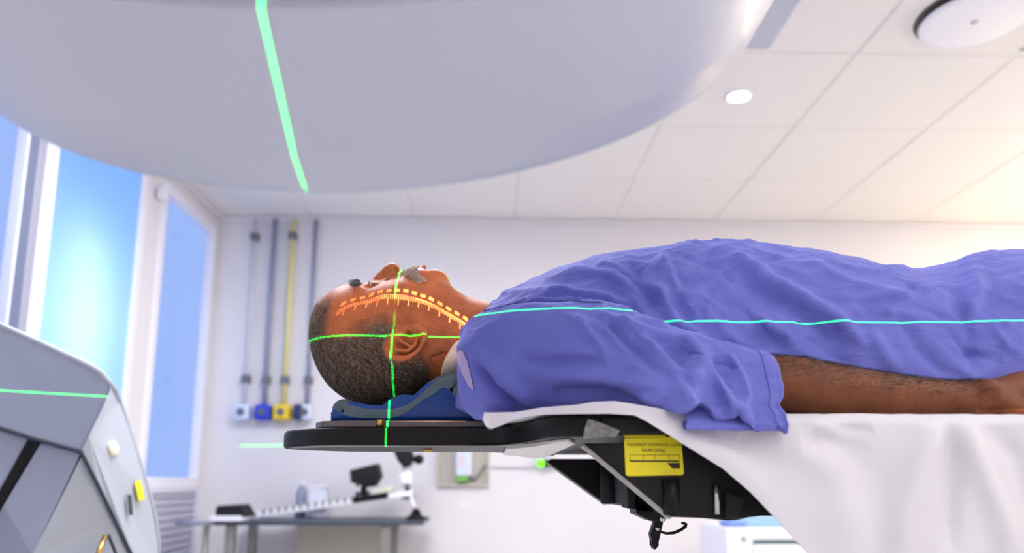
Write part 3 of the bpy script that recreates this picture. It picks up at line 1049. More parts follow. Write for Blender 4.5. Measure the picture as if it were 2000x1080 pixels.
near = [(px_x(555, 1.18), 1.18), (px_x(556, 1.165), 1.160), (px_x(560, 1.14), 1.138), (px_x(572, 1.115), 1.112), (px_x(600, 1.085), 1.085), (px_x(630, 1.07), 1.069), (px_x(658, 1.062), 1.062),
        (px_x(780, 1.06), 1.06), (px_x(940, 1.06), 1.06), (px_x(972, 1.055), 1.053), (px_x(1000, 1.03), 1.03), (px_x(1025, .99), .985), (px_x(1046, .945), .94), (px_x(1066, .905), .905), (px_x(1092, .882), .883), (px_x(1125, .872), .873), (px_x(1170, .87), .87)]
far = [(x, 2 * YM - y) for x, y in near[1:]][::-1]
plan_plate('head_extension', near + far, PZB, PZT, MATS['black'], .004, 3)
xj = near[-1][0]
box('couch_top', (xj + .002, .872, PZB + .003), (1.78, 2 * YM - .872, PZT), MATS['black'], cu, .004)
# pale underside skin of the wide part of the couch
und = [(x + .012, y + .008) for x, y in near[9:-2]]
und = und + [(und[-1][0] + .012, .93), (und[-1][0] + .012, 2 * YM - .93)] + [(x, 2 * YM - y) for x, y in und][::-1]
plan_plate('underside_skin', und, PZB - .005, PZB - .0005, MATS['under_white'], .001, 1)
tube('lip', [(x, y + .004, PZB - .001) for x, y in near[3:12]], .0016, MATS['edge_grey'], cu, 6)  # highlight along the bottom edge, put in as a pale bead
# clear grey acrylic base plate of the head rest
hb_ = empty('base_plate', (px_x(770, YM), YM, PZT), 'thin smoky acrylic base plate under the blue head rest', 'base plate')
xL, xR = P(609, 832, 1.085)[0], P(985, 832, 1.085)[0]
bp = [(xL, 1.11), (xL + .012, 1.088), (xL + .04, 1.076), (xR, 1.072)]
bp = bp + [(x, 2 * YM - y) for x, y in bp][::-1]
o = prism('plate', [(x, y, PZT + .001) for x, y in bp], (0, 0, .0095), MATS['acrylic'], hb_, .0015, 2)
for u in (742,):
    xx = P(u, 832, 1.07)[0]
    lathe('brass_pin', [(0, 0), (.0055, 0), (.0055, .0105), (0, .0105)], MATS['brass'], hb_, 16, Matrix.Translation((xx, 1.0715, PZT + .0008)))
xx = P(833, 875, 1.15)[0]
lathe('screw', [(0, -.006), (.004, -.005), (.008, 0), (0, 0)], MATS['brass'], cu, 16, Matrix.Translation((xx, 1.17, PZB)))

# side panels, web and latch under the couch
YN, YFAR = .892, 2 * YM - .892


def PN(u, v, y=YN):
    return P(u, v, y)


zb = P(1300, 1010, YN)[2]
pl = [PN(1140, 859), PN(1310, 1010), PN(1345, 1011), PN(1372, 1012), PN(1420, 1017), PN(1440, 1016), PN(1485, 1005), (1.7, YN, zb), (1.7, YN, PZB - .004), PN(1250, 852)]
pl = [Vector(p) for p in pl]
pl[0].z = PZB - .006
pl[-1].z = PZB - .006
prism('side_panel', pl, (0, .022, 0), MATS['black'], cu, .0015, 1)
d0, d1 = Vector(PN(1139, 860)), Vector(PN(1311, 1011))
d0.z = PZB - .007
nv = Vector((-(d1 - d0).z, 0, (d1 - d0).x)).normalized() * .0035
prism('panel_edge', [d0 - nv * .6, d1 - nv * .6, d1 + nv * .2, d0 + nv * .2], (0, .024, 0), MATS['edge_grey'], cu)
for p in cu.children:
    pass
pf = [P(1066, 884, YFAR), P(1180, 986, YFAR), (.7, YFAR, zb), (1.7, YFAR, zb), (1.7, YFAR, PZB - .006), P(1075, 880, YFAR)]
pf = [Vector(p) for p in pf]
pf[1].z = zb
pf[0].z = PZB - .012
pf[-1].z = PZB - .006
prism('side_panel', pf, (0, -.02, 0), MATS['black'], cu, .0015, 1)
d0, d1 = pf[0].copy(), pf[1].copy()
prism('panel_edge', [d0 - nv * .6 + Vector((0, -.021, 0)), d1 - nv * .6 + Vector((0, -.021, 0)), d1 + nv * .2 + Vector((0, -.021, 0)), d0 + nv * .2 + Vector((0, -.021, 0))], (0, .02, 0), MATS['edge_grey'], cu)
xw = P(1203, 960, 1.30)[0]
box('cross_web', (xw, .92, zb + .002), (xw + .03, YFAR - .02, PZB - .006), MATS['black'], cu, .004)
tube('web_tube', [(P(1196, 960, 1.30)[0], 1.34, zb + .004), (P(1196, 960, 1.30)[0], 1.34, PZB - .01)], .014, MATS['black_soft'], cu, 12)
# fittings on the near panel
tube('panel_rib', [PN(1310, 935, YN - .002), PN(1312, 1006, YN - .002)], .010, MATS['black'], cu, 10)
tube('chrome_pin', [PN(1398, 946, YN - .004), PN(1402, 1004, YN - .004)], [.0036, .004], MATS['steel'], cu, 10)
prism('cleat', [PN(1414, 962), PN(1450, 968), PN(1440, 1012), PN(1412, 1012)], (0, -.012, 0), MATS['black_soft'], cu, .003)
# latch with lever and hook
YL = 1.03


def LP(u, v, dy=0):
    return Vector(P(u, v, YL + dy))


prism('latch_bracket', [LP(1219, 880), LP(1252, 880), LP(1240, 994), LP(1227, 993)], (0, .05, 0), MATS['black_soft'], cu, .002)
prism('latch_bracket', [LP(1240, 900, .02), LP(1300, 900, .02), LP(1300, 996, .02), LP(1242, 996, .02)], (0, .03, 0), MATS['black'], cu, .002)
prism('latch_block', [LP(1242, 995, -.01), LP(1298, 997, -.01), LP(1299, 1012, -.01), LP(1292, 1018, -.01), LP(1272, 1018, -.01), LP(1244, 1005, -.01)], (0, .05, 0), MATS['black'], cu, .002)
lv_ = prism('release_lever', [LP(1280, 1017), LP(1297, 1016), LP(1289, 1052), LP(1284, 1064), LP(1282, 1074), LP(1277, 1073), LP(1277, 1064), LP(1271, 1044)], (0, .018, 0), MATS['black'], cu, .002)
lathe('pivot', [(.0042, 0), (.0042, .003), (0, .0035)], MATS['steel'], lv_, 16, Matrix.Translation(LP(1294, 1013, -.0105)) @ Matrix.Rotation(R(90), 4, 'X'))
lathe('pivot', [(.003, 0), (.003, .003), (0, .0035)], MATS['steel'], lv_, 16, Matrix.Translation(LP(1284, 1032, -.0005)) @ Matrix.Rotation(R(90), 4, 'X'))
tube('hook', [LP(1290, 1039, .006), LP(1302, 1042, .006), LP(1316, 1041, .006), LP(1330, 1035, .006), LP(1339, 1028, .006), LP(1340, 1024, .006), LP(1336, 1022, .006), LP(1331, 1022, .006)], [.0015, .0018, .002, .0022, .0024, .0024, .002, .0015], MATS['black'], lv_, 8)
# yellow load label on the near panel
YS = YN - .0012
lab = prism('load_label', [P(1219, 859, YS), P(1222, 856, YS), P(1330, 853, YS), P(1336, 924, YS), P(1332, 928, YS), P(1226, 930, YS), P(1222, 926, YS)], (0, .001, 0), MATS['yellow_label'], cu)
prism('label_strip', [P(1219, 855, YS), P(1219, 851, YS), P(1300, 850, YS), P(1300, 853, YS)], (0, .001, 0), MATS['yellow_label'], cu)


def flat_text(name, s, loc, size, m, parent, rot):
    cv = bpy.data.curves.new(name, 'FONT')
    cv.body = s
    cv.size = size
    cv.align_x = 'CENTER'
    cv.align_y = 'CENTER'
    cv.extrude = 0.0001
    o = bpy.data.objects.new(name, cv)
    COL.objects.link(o)
    dg = bpy.context.evaluated_depsgraph_get()
    me = bpy.data.meshes.new_from_object(o.evaluated_get(dg))
    bpy.data.objects.remove(o)
    me.transform(Matrix.Translation(loc) @ rot)
    me.materials.clear()
    return link(name, me, m, parent)


RT = Matrix.Rotation(R(90), 4, 'X')
flat_text('lettering', 'MAXIMUM WORKING LOAD', P(1279, 869, YS - .0004), .0050, MATS['ink_soft'], lab, RT)
flat_text('lettering', '55LBS (25Kg)', P(1276, 879.5, YS - .0004), .0050, MATS['ink_soft'], lab, RT)
for (u0, v0, u1, v1) in ((1230, 888.2, 1327, 888.9), (1230, 888, 1230.8, 898), (1256, 888, 1256.7, 898), (1279, 888, 1279.7, 897), (1306, 888, 1306.7, 897), (1326.3, 888, 1327, 897), (1230, 899, 1327, 902)):
    prism('diagram_line', [P(u0, v0, YS - .0003), P(u1, v0, YS - .0003), P(u1, v1, YS - .0003), P(u0, v1, YS - .0003)], (0, .0003, 0), MATS['ink'], lab)
prism('diagram_wedge', [P(1303, 904, YS - .0003), P(1328, 904, YS - .0003), P(1328.5, 915, YS - .0003), P(1313, 915, YS - .0003)], (0, .0003, 0), MATS['ink'], lab)
# strip of grey tape round the couch edge
tp = [P(1139, 858, .868), P(1142, 838, .868), P(1149, 818, .868), P(1180, 828, .868), P(1211, 841, .868), P(1203, 853, .868), P(1170, 853, .868)]
prism('tape', tp, (0, .004, 0), MATS['tape'], cu)
# pedestal out of frame
box('pedestal', (1.05, YM - .16, .10), (1.55, YM + .16, zb), MATS['shell_grey'], cu, .03, 3)
box('pedestal_foot', (.95, YM - .28, 0), (1.75, YM + .28, .10), MATS['shell_dark'], cu, .02, 3)

# ------------------------------------------------------------------ blue head rest
YH0, YH1 = 1.086, 2 * YM - 1.086
hz0 = PZT + .0108
top = [(645, 806), (647, 796), (652, 787), (660, 781), (672, 779), (690, 784), (715, 790), (745, 792), (770, 790), (792, 783), (808, 772), (822, 759), (838, 745), (856, 734), (874, 729), (892, 729), (908, 740), (925, 775), (938, 806)]
pr = [P(643, 826, YH0)] + [P(u, v, YH0) for u, v in top] + [P(946, 826, YH0)]
pr[0][2] = hz0
pr[-1][2] = hz0
hr = empty('head_rest', (float(pr[0][0]) + .12, YM, hz0), 'blue contoured foam head rest under the head and neck', 'head rest')
ov = prism('foam_body', pr, (0, YH1 - YH0, 0), MATS['foam_blue'], hr, .010, 4)
smooth_by_angle(ov, 50)
cp_ = catmull([[p[0], p[2]] for p in pr[2:-2]], 90)
tg = np.gradient(cp_, axis=0)
nn = np.stack([-tg[:, 1], tg[:, 0]], 1)
nn /= np.linalg.norm(nn, axis=1)[:, None]
kk_ = np.linspace(0, 1, 90)
dep_ = np.interp(kk_, [0, .08, .2, .4, .5, .6, .75, .85, 1], [.004, .009, .011, .008, .004, .005, .010, .017, .016]) + .0012 * np.sin(kk_ * 31)
rows = []
for yy, of in ((YH1 - .012, .0009), (YM, .0009), (YH0 + .030, .0009)):
    rows.append([(cp_[k, 0] + nn[k, 0] * of, yy, cp_[k, 1] + nn[k, 1] * of) for k in range(90)])
for ph in (0, 22, 45, 68, 90):
    of = -.010 + .0109 * math.cos(R(ph))
    rows.append([(cp_[k, 0] + nn[k, 0] * of, YH0 + .010 - .0109 * math.sin(R(ph)), cp_[k, 1] + nn[k, 1] * of) for k in range(90)])
rows.append([(cp_[k, 0] - nn[k, 0] * (.010 + dep_[k]), YH0 - .0009, cp_[k, 1] - nn[k, 1] * (.010 + dep_[k])) for k in range(90)])
rw = np.array(rows)
idx_ = np.arange(rw.shape[0] * 90).reshape(-1, 90)
npmesh('worn_cover', rw.reshape(-1, 3), np.stack([idx_[:-1, :-1], idx_[:-1, 1:], idx_[1:, 1:], idx_[1:, :-1]], -1).reshape(-1, 4), MATS['foam_top'], hr)  # light on the rounded upper edge, put into a paler colour

# ------------------------------------------------------------------ white sheet over the couch


def make_sheet():
    YE = .863
    us = np.concatenate([np.linspace(945, 2100, 330), np.linspace(2110, 2950, 60)])
    low = np.array([(945, 818), (950, 833), (958, 838), (975, 832), (1000, 820), (1030, 813), (1060, 809), (1120, 808), (1180, 808), (1235, 812), (1260, 826), (1300, 852), (1350, 884), (1400, 916), (1450, 962), (1500, 1016), (1560, 1088), (1620, 1160), (1700, 1240), (3000, 1290)])
    upc = np.array([(945, 815), (965, 811), (1000, 805), (1060, 795), (1130, 789), (1160, 784), (1200, 782), (1235, 788), (1290, 796), (1350, 806), (1420, 816), (1500, 806), (1560, 806), (1620, 812), (1680, 816), (1760, 812), (1830, 808), (1856, 820), (1872, 812), (1890, 826), (1930, 824), (2000, 832), (3000, 834)])
    nt_, nh = 60, 110
    V = []
    for u in us:
        vl = np.interp(u, low[:, 0], low[:, 1])
        vu = np.interp(u, upc[:, 0], upc[:, 1])
        near_ = P(u, vu, YE)
        x = near_[0]
        zl = P(u, max(vl, vu + 6), YE)[2]
        zn = near_[2]
        col = []
        for t in np.linspace(0, 1, nt_):
            y = (2 * YM - .875) * (1 - t) + (YE + .018) * t
            near_w = np.clip((t - .72) / .28, 0, 1) ** 2
            z = (BT + .003) * (1 - near_w) + max(zn, BT + .0016) * near_w
            col.append((x, y, z))
        for t in np.linspace(0, 1, nh):
            a = min(1, t / .06)
            y = YE + .018 * (1 - math.sin(a * math.pi / 2))
            z0_ = max(zn, BT + .0016)
            z = z0_ - (z0_ - zl) * t
            col.append((x, y, z))
        V.append(col)
    V = np.array(V)
    n0, n1 = V.shape[:2]
    W = V.reshape(-1, 3).copy()
    px = proj(W)
    hang = np.tile(np.concatenate([np.zeros(nt_), np.linspace(0, 1, nh)]), n0)
    # soft folds of the hanging part: (polyline px, width px, amplitude m)
    F = [([(1180, 784), (1260, 815), (1400, 890), (1520, 1000)], 26, .006), ([(1835, 812), (1800, 880), (1760, 1000), (1740, 1100)], 34, .012), ([(1872, 815), (1905, 900), (1950, 1010), (1970, 1100)], 26, .010),
         ([(1850, 822), (1858, 900), (1850, 1080)], 20, -.010), ([(1700, 830), (1640, 862), (1560, 872)], 24, -.008), ([(1560, 812), (1640, 850), (1710, 862)], 16, .005), ([(1930, 826), (1990, 900), (2040, 1080)], 24, -.008), ([(1500, 815), (1600, 930), (1700, 1080)], 60, .010),
         ([(1620, 820), (1690, 930), (1700, 1080)], 40, -.006), ([(1440, 850), (1540, 900), (1640, 1000)], 40, -.006)]
    d = folds(px, F)
    q = W * np.array([5.0, 5.0, 5.0])
    d = d + .004 * pnoise(q) * np.clip(hang * 3, .0, 1)
    m = np.clip(hang * 14, 0, 1)
    W[:, 1] -= d * m + .010 * hang
    W[:, 2] += .0022 * np.abs(pnoise(W * 22)) * (1 - m)
    idx = np.arange(n0 * n1).reshape(n0, n1)
    Fq = np.stack([idx[:-1, :-1], idx[:-1, 1:], idx[1:, 1:], idx[1:, :-1]], -1).reshape(-1, 4)
    o = npmesh('bed_sheet', W, Fq, MATS['sheet'])
    s = o.modifiers.new('thickness', 'SOLIDIFY')
    s.thickness = .0015
    s.offset = -1
    tag(o, 'white cotton sheet draped over the couch edge under the patient', 'sheet')
    return o


def folds(px, F):
    """sum of ridges/valleys laid along polylines (pixel polylines evaluated once on the built surface)"""
    out = np.zeros(len(px))
    for pl_, wd, am in F:
        pl_ = np.array(pl_, float)
        seg = np.diff(pl_, axis=0)
        ln = np.hypot(seg[:, 0], seg[:, 1])
        cum = np.concatenate([[0], np.cumsum(ln)])
        bd = np.full(len(px), 1e9)
        bt = np.zeros(len(px))
        lo, hi = pl_.min(0) - 4 * wd, pl_.max(0) + 4 * wd
        sel = np.where((px > lo).all(1) & (px < hi).all(1))[0]
        if not len(sel):
            continue
        q = px[sel]
        bd = np.full(len(q), 1e9)
        bt = np.zeros(len(q))
        for k in range(len(seg)):
            t = np.clip(((q - pl_[k]) @ seg[k]) / (ln[k] ** 2), 0, 1)
            dd = np.hypot(*(q - pl_[k] - t[:, None] * seg[k]).T)
            better = dd < bd
            bd = np.where(better, dd, bd)
            bt = np.where(better, (cum[k] + t * ln[k]) / cum[-1], bt)
        tp_ = np.clip(np.sin(np.pi * np.clip(bt, .0, 1)) * 1.6, 0, 1) ** .7
        out[sel] += am * tp_ * np.exp(-(bd / wd) ** 2)
    return out


make_sheet()

# ------------------------------------------------------------------ person: implicit body surface


def smin(a, b, k):
    h = np.clip(.5 + .5 * (b - a) / k, 0, 1)
    return b + (a - b) * h - k * h * (1 - h)


def smax(a, b, k):
    return -smin(-a, -b, k)


def ell(G, c, r, ang=0.0):
    """ellipsoid; r = (along, across in the xz plane, lateral); ang turns the long axis in the xz plane"""
    x, y, z = G[0] - c[0], G[1] - c[1], G[2] - c[2]
    ca, sa_ = math.cos(ang), math.sin(ang)
    a, b = x * ca + z * sa_, -x * sa_ + z * ca
    k0 = np.sqrt((a / r[0]) ** 2 + (b / r[1]) ** 2 + (y / r[2]) ** 2)
    k1 = np.sqrt((a / r[0] ** 2) ** 2 + (b / r[1] ** 2) ** 2 + (y / r[2] ** 2) ** 2)
    return k0 * (k0 - 1) / np.maximum(k1, 1e-6)


def cap(G, a, b, ra, rb):
    a, b = np.asarray(a, float), np.asarray(b, float)
    d = b - a
    px_, py, pz = G[0] - a[0], G[1] - a[1], G[2] - a[2]
    t = np.clip((px_ * d[0] + py * d[1] + pz * d[2]) / max(d @ d, 1e-9), 0, 1)
    return np.sqrt((px_ - t * d[0]) ** 2 + (py - t * d[1]) ** 2 + (pz - t * d[2]) ** 2) - (ra + (rb - ra) * t)


def chain(G, pts, rad):
    out = None
    for k in range(len(pts) - 1):
        d = cap(G, pts[k], pts[k + 1], rad[k], rad[k + 1])
        out = d if out is None else np.minimum(out, d)
    return out


def surface_nets(F, org, h):
    nx, ny, nz = F.shape
    s = F < 0
    c = np.zeros((nx - 1, ny - 1, nz - 1), np.int8)
    for dx in (0, 1):
        for dy in (0, 1):
            for dz in (0, 1):
                c += s[dx:nx - 1 + dx, dy:ny - 1 + dy, dz:nz - 1 + dz]
    act = (c > 0) & (c < 8)
    ids = np.argwhere(act)
    n = len(ids)
    lut = -np.ones(act.shape, np.int64)
    lut[act] = np.arange(n)
    acc = np.zeros((n, 3))
    cnt = np.zeros(n)
    corners = [(a, b, d) for a in (0, 1) for b in (0, 1) for d in (0, 1)]
    for a in corners:
        for ax in range(3):
            if a[ax] == 1:
                continue
            b = list(a)
            b[ax] = 1
            fa = F[ids[:, 0] + a[0], ids[:, 1] + a[1], ids[:, 2] + a[2]]
            fb = F[ids[:, 0] + b[0], ids[:, 1] + b[1], ids[:, 2] + b[2]]
            cr = (fa < 0) != (fb < 0)
            t = np.where(cr, fa / np.where(cr, fa - fb, 1), 0)
            p = np.array(a, float)[None, :].repeat(n, 0)
            p[:, ax] += t
            acc += p * cr[:, None]
            cnt += cr
    V = (ids + acc / np.maximum(cnt, 1)[:, None]) * h + org
    quads = []
    for ax in range(3):
        o1, o2 = (ax + 1) % 3, (ax + 2) % 3
        sl0 = [slice(None)] * 3
        sl1 = [slice(None)] * 3
        sl0[ax] = slice(0, -1)
        sl1[ax] = slice(1, None)
        A_, B_ = s[tuple(sl0)], s[tuple(sl1)]
        e = np.argwhere(A_ != B_)
        ok = (e[:, o1] > 0) & (e[:, o2] > 0) & (e[:, o1] < F.shape[o1] - 1) & (e[:, o2] < F.shape[o2] - 1)
        e = e[ok]
        ins = A_[tuple(e.T)]
        def cell(d1, d2):
            q = e.copy()
            q[:, o1] -= d1
            q[:, o2] -= d2
            return lut[tuple(q.T)]
        Qd = np.stack([cell(1, 1), cell(0, 1), cell(0, 0), cell(1, 0)], -1)
        Qd[~ins] = Qd[~ins][:, ::-1]
        quads.append(Qd)
    Fq = np.concatenate(quads)
    Fq = Fq[(Fq >= 0).all(1)]
    return V, Fq


def grid(lo, hi, h):
    ax = [np.arange(a, b + h, h) for a, b in zip(lo, hi)]
    return np.meshgrid(*ax, indexing='ij', sparse=False), np.array([a[0] for a in ax])


SP = abs(P(801, 650, YM)[0] - P(800, 650, YM)[0])       # metres per pixel at the middle line


def hp(u, v, off=0.0):
    """pixel -> point on the sagittal plane shifted by off towards the camera; y given as |distance| from it"""
    p = P(u, v, YM - off)
    return np.array([p[0], off, p[2]])


def ang(u0, v0, u1, v1):
    return math.atan2(-(v1 - v0), u1 - u0)


def head_sdf(G):
    X, Y, Z = G
    Ya = np.sqrt((Y - YM) ** 2 + 1e-7)
    g = (X, Ya, Z)
    s = SP
    # skull
    d = ell(g, hp(716, 678), (114 * s, 97 * s, .0765), ang(660, 585, 772, 771))
    d = smin(d, ell(g, hp(690, 632), (66 * s, 72 * s, .066), 0), .03)            # forehead
    d = smin(d, ell(g, hp(765, 720), (62 * s, 62 * s, .066), 0), .03)            # occiput towards the nape
    # face block
    face = ell(g, hp(775, 612), (92 * s, 66 * s, .060), ang(680, 612, 870, 600))
    d = smin(d, face, .022)
    d = smin(d, ell(g, hp(755, 592, .030), (34 * s, 28 * s, .034), 0), .016)       # cheek bone
    d = smin(d, ell(g, hp(795, 585, .020), (40 * s, 34 * s, .038), 0), .016)       # cheek
    jaw = cap(g, hp(812, 668, .050), hp(853, 572, .022), .020, .018)
    d = smin(d, jaw, .022)
    d = smin(d, ell(g, hp(850, 551), (27 * s, 25 * s, .024), 0), .012)            # chin
    d = smin(d, ell(g, hp(818, 552), (36 * s, 26 * s, .033), 0), .012)            # mouth mound
    d = smin(d, cap(g, hp(693, 567, 0.0), hp(700, 573, .040), .0105, .009), .014)  # brow
    # eyes: socket then lid bulge
    d = smax(d, -ell(g, hp(722, 556, .034), (15 * s, 12 * s, .015), 0), .010)
    d = smin(d, ell(g, hp(718, 570, .030), (.0135, .0135, .0145), 0), .004)
    d = smin(d, cap(g, hp(737, 567, .020), hp(742, 577, .042), .004, .004), .006)  # lower lid bag
    # nose
    nose = chain(g, [hp(727, 562), hp(745, 540), hp(765, 529)], [.009, .0085, .0112])
    nose = smin(nose, ell(g, hp(765, 529), (.0125, .0110, .0125), 0), .006)
    nose = smin(nose, ell(g, hp(772, 540, .0115), (.0105, .0095, .0075), ang(760, 545, 784, 536)), .005)
    nose = smin(nose, cap(g, hp(766, 532), hp(783, 538), .006, .006), .004)
    nose = smin(nose, cap(g, hp(755, 555, .004), hp(778, 550, .010), .010, .010), .012)
    d = smin(d, nose, .007)
    d = smax(d, -ell(g, hp(773.5, 527.5, .0120), (.0078, .0050, .0085), ang(769, 519, 778, 536)), .0010)
    # lips
    d = smin(d, cap(g, hp(813, 531), hp(815, 543, .020), .0055, .003), .004)
    d = smin(d, cap(g, hp(827, 526), hp(821, 542, .020), .0075, .0035), .004)
    d = smax(d, -cap(g, hp(819, 527), hp(818, 543, .024), .0016, .0012), .002)
    d = smax(d, -cap(g, hp(838, 524), hp(836, 530, .012), .0035, .003), .006)
    # neck
    neck = cap(g, hp(835, 662), hp(985, 690), .066, .074)
    d = smin(d, neck, .030)
    d = smin(d, cap(g, hp(852, 606), hp(960, 665), .036, .040), .026)             # throat
    d = smin(d, cap(g, hp(822, 702, .050), hp(905, 640, .026), .008, .010), .016)   # neck muscle
    # folds beside the eye and on the neck
    for a_, b_, dep in (((727, 566, .040), (748, 590, .056), .0016), ((735, 574, .046), (755, 588, .056), .0012), ((738, 594, .058), (762, 600, .060), .0012), ((835, 668, .056), (872, 652, .050), .0015), ((846, 690, .058), (880, 666, .056), .0014), ((757, 551, .020), (770, 556, .022), .0022), ((770, 556, .022), (786, 548, .020), .0020), ((790, 552, .026), (812, 566, .034), .0010), ((846, 700, .060), (868, 690, .062), .0014)):
        d = smax(d, -(cap(g, hp(*a_), hp(*b_), .0030, .0030) + .0016 - dep), .002)
    # ear (same on both sides)
    E0 = .076
    out = [(770, 652, .070), (758, 664, .080), (752, 680, .087), (761, 696, .091), (778, 703, .093), (799, 698, .093), (816, 684, .092), (827, 665, .089), (826, 648, .085), (815, 639, .080), (805, 643, .074)]
    ear = chain(g, [hp(*p) for p in out], [.003, .0038, .0044, .0046, .0046, .0046, .0046, .0055, .0062, .0062, .005])
    base = ell(g, hp(792, 672, E0), (40 * s, 30 * s, .0125), ang(760, 690, 825, 650))
    # bowl: hollow between the rims
    bowl = ell(g, hp(795, 668, E0 + .018), (30 * s, 21 * s, .021), ang(765, 690, 822, 650))
    ear = smin(ear, base, .005)
    ear = smax(ear, -bowl, .003)
    anti = chain(g, [hp(764, 674, .082), hp(776, 684, .086), hp(797, 686, .087), hp(811, 674, .086), hp(815, 660, .084)], [.0026, .003, .0032, .003, .0026])
    ear = smin(ear, anti, .003)
    ear = smin(ear, chain(g, [hp(776, 662, .080), hp(792, 672, .081), hp(805, 679, .083)], [.0028, .003, .0024]), .003)
    ear = smin(ear, chain(g, [hp(772, 640, .072), hp(788, 640, .077), hp(803, 641, .077)], [.004, .0046, .004]), .004)  # tragus
    ear = smax(ear, -chain(g, [hp(784, 656, .088), hp(796, 652, .086), hp(806, 652, .070)], [.0028, .0042, .004]), .002)                        # ear canal
    d = smin(d, ear, .004)
    return d


body = None
BT_ = BT


def build_body():
    lo = (hp(600, 700)[0] - .02, YM - .112, hp(700, 800)[2] - .01)
    hi = (hp(1000, 700)[0], YM + .112, hp(700, 505)[2] + .012)
    G, org = grid(lo, hi, .002)
    V1, F1 = surface_nets(head_sdf(G), org, .002)
    # arm and hand, near and far (far one mirrored in y)
    Ya = .955
    pts = [(1040, 712, 46), (1150, 724, 50), (1300, 742, 52), (1400, 748, 53), (1500, 747, 55), (1560, 753, 57), (1640, 764, 52), (1760, 777, 45), (1850, 780, 38), (1905, 778, 36), (1935, 776, 34)]
    ctr = [P(u, v, Ya) for u, v, r in pts]
    rad = [r * Ya / FPX * 1.0 for u, v, r in pts]
    lo = (ctr[0][0] - .06, Ya - .10, BT - .01)
    hi = (ctr[-1][0] + .26, Ya + .09, ZC + .27)
    G, org = grid(lo, hi, .0028)
    d = chain(G, ctr, rad)
    wr = ctr[-1]
    # hand: palm resting on its little-finger edge, back of the hand towards the ceiling and camera
    def hd(dx, dy, dz):
        return (wr[0] + dx, wr[1] + dy, wr[2] + dz)
    palm = ell(G, hd(.055, .0, -.002), (.055, .036, .020), R(-4))
    d = smin(d, palm, .018)
    for k, (dz, ln, r_) in enumerate(((.028, .072, .0088), (.010, .080, .0092), (-.008, .074, .0088), (-.024, .058, .0078))):
        p0, p1, p2, p3 = hd(.085, .002, dz * .9), hd(.105 + ln * .35, -.002, dz * 1.05), hd(.105 + ln * .62, .010, dz * 1.02 - .004), hd(.105 + ln * .78, .024, dz - .008)
        d = smin(d, chain(G, [p0, p1, p2, p3], [r_ * 1.1, r_, r_ * .92, r_ * .8]), .004)
    d = smin(d, chain(G, [hd(.012, -.018, -.014), hd(.040, -.034, -.026), hd(.072, -.040, -.033), hd(.098, -.038, -.037)], [.015, .0125, .0105, .009]), .010)
    d = smin(d, ell(G, hd(-.016, -.020, .012), (.010, .008, .008)), .016)
    # flatten where the arm lies on the sheet
    d = smax(d, (BT + .004) - G[2], .006)
    V2, F2 = surface_nets(d, org, .0028)
    V3 = V2 * np.array([1, -1, 1]) + np.array([0, 2 * YM, 0])
    F3 = F2[:, ::-1]
    # trunk and legs under the gown, coarse
    lo = (hp(900, 700)[0], YM - .30, BT - .01)
    hi = (1.62, YM + .30, ZC + .40)
    G, org = grid(lo, hi, .009)
    X, Y, Z = G
    g = (X, np.abs(Y - YM), Z)
    def T(x, z, y=0):
        return np.array([x, y, ZC + z])
    d = cap(g, hp(940, 690), T(.10, .20), .066, .09)
    d = smin(d, ell(g, T(.22, .205), (.24, .105, .155)), .05)
    d = smin(d, ell(g, T(.50, .20), (.24, .105, .150)), .05)
    d = smin(d, cap(g, T(.06, .17, .11), T(.11, .165, .165), .05, .042), .04)
    d = smin(d, cap(g, T(.74, .185, .085), T(1.12, .165, .10), .085, .060), .04)
    d = smin(d, chain(g, [T(1.12, .165, .10), T(1.25, .15, .10), T(1.50, .12, .10)], [.058, .055, .036]), .02)
    d = smin(d, cap(g, T(1.52, .12, .10), T(1.56, .25, .11), .032, .026), .02)
    d = smax(d, BT + .004 - Z, .01)
    V4, F4 = surface_nets(d, org, .009)
    V = np.concatenate([V1, V2, V3, V4])
    F = np.concatenate([F1, F2 + len(V1), F3 + len(V1) + len(V2), F4 + len(V1) + 2 * len(V2)])
    return V, F, (len(V1), len(V2))


def vnormals(V, F):
    n = np.cross(V[F[:, 2]] - V[F[:, 0]], V[F[:, 3]] - V[F[:, 1]]) if F.shape[1] == 4 else np.cross(V[F[:, 1]] - V[F[:, 0]], V[F[:, 2]] - V[F[:, 0]])
    N = np.zeros_like(V)
    for k in range(F.shape[1]):
        np.add.at(N, F[:, k], n)
    return N / np.maximum(np.linalg.norm(N, axis=1), 1e-12)[:, None]


BV, BF, (NHEAD, NARM) = build_body()
# light smoothing of the arm and trunk (the coarse pieces)
BN = vnormals(BV, BF)


def near_px(V):
    """pixel of a point, or of its mirror image on the camera's side of the middle plane"""
    W = V.copy()
    W[:, 1] = YM - np.abs(W[:, 1] - YM)
    return proj(W)


def in_poly(q, poly):
    poly = np.asarray(poly, float)
    c = np.zeros(len(q), bool)
    j = len(poly) - 1
    for i in range(len(poly)):
        xi, yi = poly[i]
        xj_, yj = poly[j]
        hit = ((yi > q[:, 1]) != (yj > q[:, 1])) & (q[:, 0] < (xj_ - xi) * (q[:, 1] - yi) / (yj - yi + 1e-12) + xi)
        c ^= hit
        j = i
    return c


def poly_dist(q, poly):
    poly = np.asarray(poly, float)
    b = np.full(len(q), 1e9)
    for i in range(len(poly)):
        a, c = poly[i], poly[(i + 1) % len(poly)]
        s = c - a
        t = np.clip(((q - a) @ s) / (s @ s), 0, 1)
        b = np.minimum(b, np.hypot(*(q - a - t[:, None] * s).T))
    return np.where(in_poly(q, poly), b, -b)


